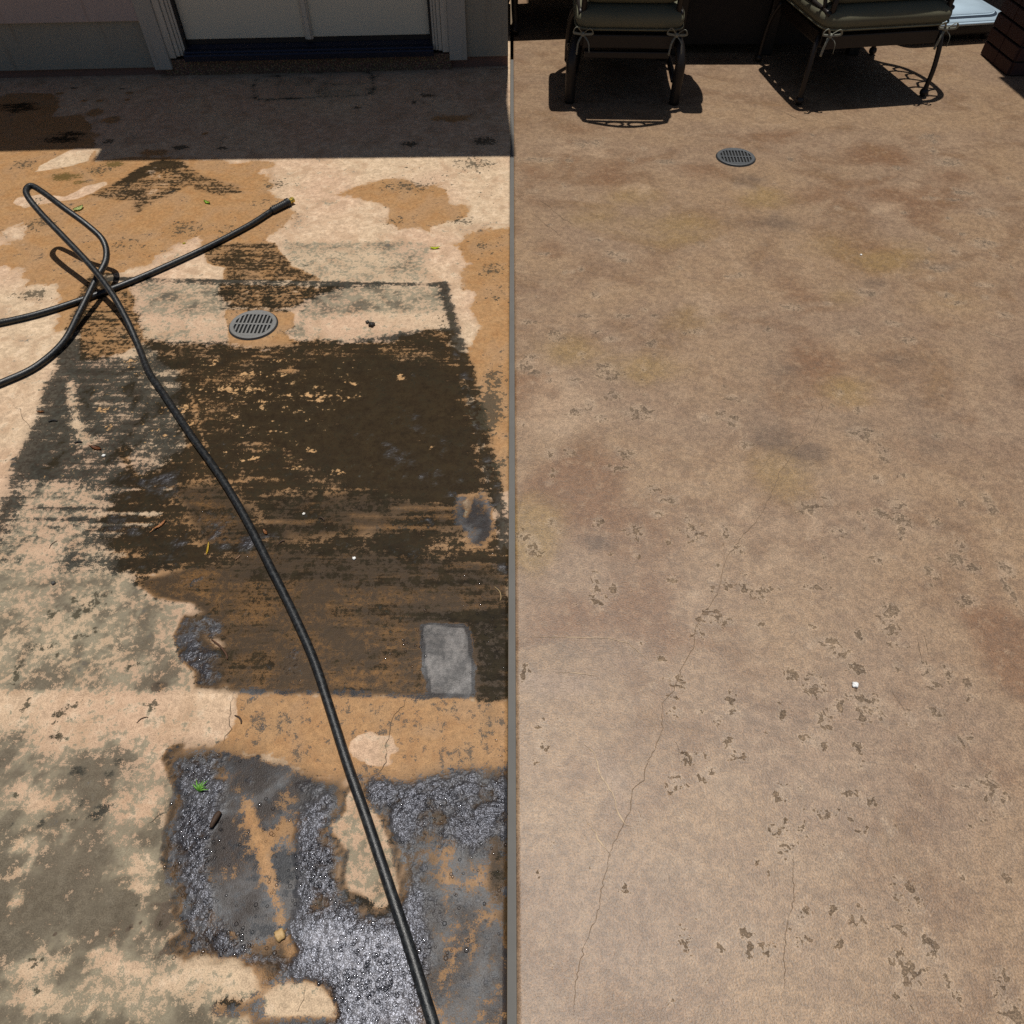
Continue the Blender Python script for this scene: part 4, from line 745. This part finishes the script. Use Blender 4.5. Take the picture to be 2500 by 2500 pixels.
# ------------------------------------------------------------------ patio chairs seen from behind
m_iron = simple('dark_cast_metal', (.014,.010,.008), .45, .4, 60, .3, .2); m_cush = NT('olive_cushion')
cn_ = m_cush.noise(260,3,.6); cb_ = m_cush.noise(5,4); m_cush = m_cush.out(m_cush.scale((.135,.128,.085), m_cush.mad(m_cush.add(cn_,cb_),.35,.65)), .9, m_cush.bump(cn_,.0015,.4), 0, .2)  # cloth darkened from beige: colour carries the shade on the chair backs
m_tie = simple('cushion_tie_cloth', (.20,.20,.16), .9, .2, 90)
def chair(loc, rz, w, style, label):
    e = empty('patio_chair', loc, rz, label, 'chair', 'cushioned patio chairs seen from behind'); hw = w/2
    T = lambda nm, pts, r, m=m_iron, n=6, par=e, fl=1.0, sd=10: obj(nm, tube(smooth_path(pts, n), r, sd, flat=fl), m, par, True)
    zt, yt = (.86,-.085) if style == 'glider' else (.66,.03)
    for s in (-1,1):
        if style == 'glider':
            T('leg', [(s*(hw-.07),.17,.30),(s*(hw-.02),.06,.27),(s*hw,.0,.20),(s*hw,-.004,.10),(s*hw,0,.0)], .026)
            T('leg', [(s*(hw-.05),.50,.30),(s*(hw-.01),.56,.21),(s*hw,.58,.10),(s*hw,.585,.0)], .019)
            T('base_rail', [(s*hw,.0,.085),(s*(hw-.01),.28,.10),(s*hw,.58,.085)], .013); T('glider_arm', [(s*(hw-.02),.02,.10),(s*(hw-.05),.22,.20),(s*(hw-.06),.42,.32)], .011)
        else:
            T('leg', [(s*(hw-.035),.05,.30),(s*(hw-.012),.02,.26),(s*hw,.0,.14),(s*hw,.0,.016)], .0125)
            T('leg', [(s*(hw-.04),.54,.30),(s*(hw-.01),.57,.2),(s*hw,.58,.016)], .0125)
            for y in (0,.58):
                bm = bmesh.new(); bmesh.ops.create_icosphere(bm, subdivisions=2, radius=.022, matrix=Matrix.Translation((s*hw,y,.0215))); obj('foot', bm, m_iron, e, True)
        # back posts, arms
        T('back_post', [(s*(hw-.05),.04,.30),(s*(hw-.045),.01,.42),(s*(hw-.05),yt*.5,zt*.75),(s*(hw-.07),yt,zt)], .014)
        fk = 1.25 if s > 0 else (.15 if style != 'glider' else .8)  # uneven arm flare, shaped for the shadow it throws on the slab
        arm = T('arm', [(s*(hw-.05),yt*.4+.02,.60),(s*(hw+.04*fk),.04,.61),(s*(hw+.105*fk),.12,.61),(s*(hw+.115*fk),.30,.60),(s*(hw+.08*fk),.46,.58),(s*(hw+.01),.54,.50),(s*(hw-.03),.56,.33)], .017, fl=.7)
        # open leaf work that fills the flared arm
        if style == 'glider':
            obj('arm_panel', cushion(.062,.25,.02,.3,24,8), m_cush, e, True).matrix_local = Matrix.Translation((s*(hw+.062*fk),.23,.60))
        base = [(s*(hw-.03), y, .40) for y in (.06,.17,.28,.39,.48)]; top = [(s*(hw+a_*fk),y_,z_) for a_,y_,z_ in ((.085,.08,.60),(.108,.17,.605),(.112,.27,.60),(.10,.38,.59),(.065,.47,.575))]
        for i in range(5 if style != 'glider' else 0):
            T('arm_scroll', [base[i], ((base[i][0]*.55+top[i][0]*.45), base[i][1]+.03, .53), top[i]], .0095, par=arm)
            if i < 4: T('arm_scroll', [((base[i][0]+top[i][0])/2, base[i][1]+.02, .53), (base[i][0]*.35+top[i+1][0]*.65, base[i+1][1]-.02, .575), top[i+1]], .008, par=arm)
        T('arm_lower_rail', [(s*(hw-.03),.0,.40),(s*(hw-.02),.25,.405),(s*(hw-.03),.52,.40)], .011)
    obj('rear_rail', box(-hw+.05,hw-.05,.0,.03,.250,.310,.006), m_iron, e); obj('front_rail', box(-hw+.05,hw-.05,.53,.56,.250,.310,.006), m_iron, e)
    for s in (-1,1): obj('side_rail', box(s*(hw-.05)-.014,s*(hw-.05)+.014,.031,.529,.250,.310,.005), m_iron, e)
    if style == 'glider':
        obj('rear_slat', box(-hw+.06,hw-.06,.002,.024,.205,.236,.005), m_iron, e)
    for i in range(6):
        y = .07+i*.085; obj('seat_slat', box(-hw+.06,hw-.06,y-.02,y+.02,.296,.309,.003), m_iron, e)
    # crest: an arch with scrolls
    ux = hw-.07; arch = 1.0 if style == 'glider' else .12
    T('crest_rail', [(-ux,yt,zt),(-ux*.8,yt-.012*arch,zt+.035*arch),(-ux*.4,yt-.032*arch,zt+.085*arch),(0,yt-.040*arch,zt+.105*arch),(ux*.4,yt-.032*arch,zt+.085*arch),(ux*.8,yt-.012*arch,zt+.035*arch),(ux,yt,zt)], .013)
    T('crest_rail', [(-ux,yt+.004,zt-.05*(arch<1)),(0,yt,zt+.004-.05*(arch<1)),(ux,yt+.004,zt-.05*(arch<1))], .012)
    for s in (-1,1) if style == 'glider' else ():
        c = (s*.055, yt-.020, zt+.05); T('crest_scroll', [(c[0]+.042*math.cos(a), c[1]-.016*math.sin(a), c[2]+.042*math.sin(a)) for a in np.linspace(0,2*math.pi,13)], .008, n=2)
        T('crest_scroll', [(s*.10,yt-.02,zt+.06),(s*.15,yt-.012,zt+.03),(s*.19,yt-.008,zt+.02)], .008)
    # cushions
    sc = obj('seat_cushion', cushion(hw-.005,.31,.062,.22), m_cush, e, True); sc.location = (0,.275,.373)
    obj('piping', tube(smooth_path([((hw-.008)*math.copysign(abs(math.cos(a))**.22,math.cos(a)), .31*math.copysign(abs(math.sin(a))**.22,math.sin(a)), -.03) for a in np.linspace(0,2*math.pi,41)],1), .005, 6), m_cush, sc, True)
    hb_ = (zt-.44)/2; bc = obj('back_cushion', cushion(hw-.03,hb_,.055,.22), m_cush, e, True); bc.location = (0,yt*.5+.055,.425+hb_); bc.rotation_euler = (math.pi/2+math.atan2(.03-yt,zt-.4),0,0)
    for s in (-1,1):
        x, y, z = s*(hw-.045), -.030, .322
        tb = T('tie_bow', [(x,y,z),(x-.03,y-.02,z+.035),(x-.045,y-.012,z+.01),(x,y-.004,z)], .0055, m_tie, fl=.3); T('tie_tail', [(x,y,z),(x+.028,y-.016,z-.03),(x+.036,y-.012,z-.075)], .006, m_tie, par=tb, fl=.3)
        T('tie_tail', [(x,y,z),(x-.02,y-.016,z-.03),(x-.026,y-.012,z-.085)], .006, m_tie, par=tb, fl=.3); T('tie_loop', [(x,y,z),(x+.032,y-.022,z+.03),(x+.046,y-.014,z+.006),(x,y-.004,z)], .0055, m_tie, par=tb, fl=.3)
        bm = bmesh.new(); bmesh.ops.create_icosphere(bm, subdivisions=2, radius=.011, matrix=Matrix.Translation((x,y-.004,z))); obj('tie_knot', bm, m_tie, tb, True)
    return e
fl, fr_ = gp(1390,248), gp(1645,255); c1 = (fl+fr_)/2
chair((c1.x,c1.y,0), math.atan2((fr_-fl).y,(fr_-fl).x)*.5, .54, 'glider', 'olive cushioned chair on curved glider legs, nearest the stained slab')
fl, fr_ = gp(1950,257), gp(2250,234); c2 = (fl+fr_)/2
chair((c2.x,c2.y,0), math.atan2((fr_-fl).y,(fr_-fl).x)*.9, (fr_-fl).length, 'straight', 'olive cushioned chair on thin straight legs with ball feet, nearer the pillar')

# dark furniture in the shade behind
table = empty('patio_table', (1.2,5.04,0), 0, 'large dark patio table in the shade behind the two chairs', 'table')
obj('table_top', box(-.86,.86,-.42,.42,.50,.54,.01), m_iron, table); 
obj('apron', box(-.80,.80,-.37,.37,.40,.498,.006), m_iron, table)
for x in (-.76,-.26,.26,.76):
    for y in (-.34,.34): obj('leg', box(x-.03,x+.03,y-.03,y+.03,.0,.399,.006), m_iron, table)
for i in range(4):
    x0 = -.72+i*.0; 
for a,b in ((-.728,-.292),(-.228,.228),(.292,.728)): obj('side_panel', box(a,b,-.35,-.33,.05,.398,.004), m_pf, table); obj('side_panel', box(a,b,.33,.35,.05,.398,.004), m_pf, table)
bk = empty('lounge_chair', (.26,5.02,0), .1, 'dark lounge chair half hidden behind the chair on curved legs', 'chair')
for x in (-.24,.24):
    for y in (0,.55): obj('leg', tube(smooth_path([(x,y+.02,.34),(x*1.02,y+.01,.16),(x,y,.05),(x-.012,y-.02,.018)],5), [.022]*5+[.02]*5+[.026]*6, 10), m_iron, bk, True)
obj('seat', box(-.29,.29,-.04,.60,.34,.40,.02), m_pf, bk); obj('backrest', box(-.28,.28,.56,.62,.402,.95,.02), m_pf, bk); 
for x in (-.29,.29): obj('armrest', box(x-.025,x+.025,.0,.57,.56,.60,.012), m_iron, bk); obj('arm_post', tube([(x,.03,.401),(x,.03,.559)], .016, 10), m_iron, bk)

# low wheeled bin with a pale blue lid
bl_, br_ = gp(2185,107), gp(2415,92); bc_ = (bl_+br_)/2
bin_ = empty('storage_bin', (bc_.x,bc_.y+.17,0), math.atan2((br_-bl_).y,(br_-bl_).x), 'low dark storage bin with rounded pale blue lid beside the brick pillar', 'bin')
m_bin = simple('dark_plastic', (.02,.017,.015), .5, .2); m_lid = simple('pale_blue_plastic', (.42,.53,.62), .35, .08, 10); m_lidd = simple('dark_blue_plastic', (.05,.07,.10), .4, .1)
obj('body', box(-.30,.30,-.20,.20,.028,.094,.02,3), m_bin, bin_, True)
def rrect(hx, hy, r, z0, z1, bev):
    pts = []
    for cx, cy, a0 in ((hx-r,hy-r,0),(-hx+r,hy-r,90),(-hx+r,-hy+r,180),(hx-r,-hy+r,270)):
        for i in range(9): a = math.radians(a0+i*11.25); pts.append((cx+r*math.cos(a), cy+r*math.sin(a)))
    b_ = prism(pts, z0, z1); bmesh.ops.bevel(b_, geom=[e_ for e_ in b_.edges if e_.verts[0].co.z > z1-1e-5 and e_.verts[1].co.z > z1-1e-5], offset=bev, segments=3, affect='EDGES'); return b_
lid = obj('lid', rrect(.335,.235,.10,.095,.116,.009), m_lid, bin_, True); obj('lid_groove', rrect(.285,.185,.08,.1165,.121,.002), m_lidd, lid, True); obj('lid_panel', rrect(.272,.172,.075,.1215,.134,.008), m_lid, lid, True)
for x in (-.23,.23):
    for y in (-.17,.17):
        bm = bmesh.new(); bmesh.ops.create_cone(bm, cap_ends=True, segments=18, radius1=.026, radius2=.026, depth=.022, matrix=Matrix.Translation((x,y,.0265)) @ Matrix.Rotation(math.pi/2,4,'Y')); obj('wheel', bm, m_lid if False else m_bin, bin_, True)

# brick pillar at the right edge
pp = gp(2452,186); pil = empty('brick_pillar', (pp.x+.17,pp.y+.17,0), .05, 'dark red brick pillar at the right edge beside the pale blue lid', 'pillar')
m_brick = simple('dark_brick', (.042,.016,.012), .85, .4, 30, .8); m_mort = simple('dark_mortar', (.03,.024,.02), .95, .3, 60, .5)
obj('core', box(-.155,.155,-.155,.155,.0,2.3), m_mort, pil)
bme = None; bl, bh, bd = .154, .062, .012
for row in range(32):
    z = .004+row*.071
    for side in range(4):
        for kx in range(2):
            off = (-.0795 if kx == 0 else .0795) + (0 if row % 2 else 0.0)
            if bme is None:
                b_ = box(-bl/2,bl/2,-bd,.012,.0,bh,.003,1); o = obj('brick', b_, m_brick, pil); bme = o.data
            else: o = obj('brick', bme, None, pil)
            a = side*math.pi/2; sh = .02 if (row+side) % 2 else -.02
            p = Matrix.Rotation(a,3,'Z') @ Vector((off+(sh if False else 0), -.157-.0005*((row*7+side*3+kx)%3), z)); o.location = p; o.rotation_euler = (0,0,a)
cap = obj('cap', box(-.20,.20,-.20,.20,2.3005,2.37,.01), m_mort, pil)
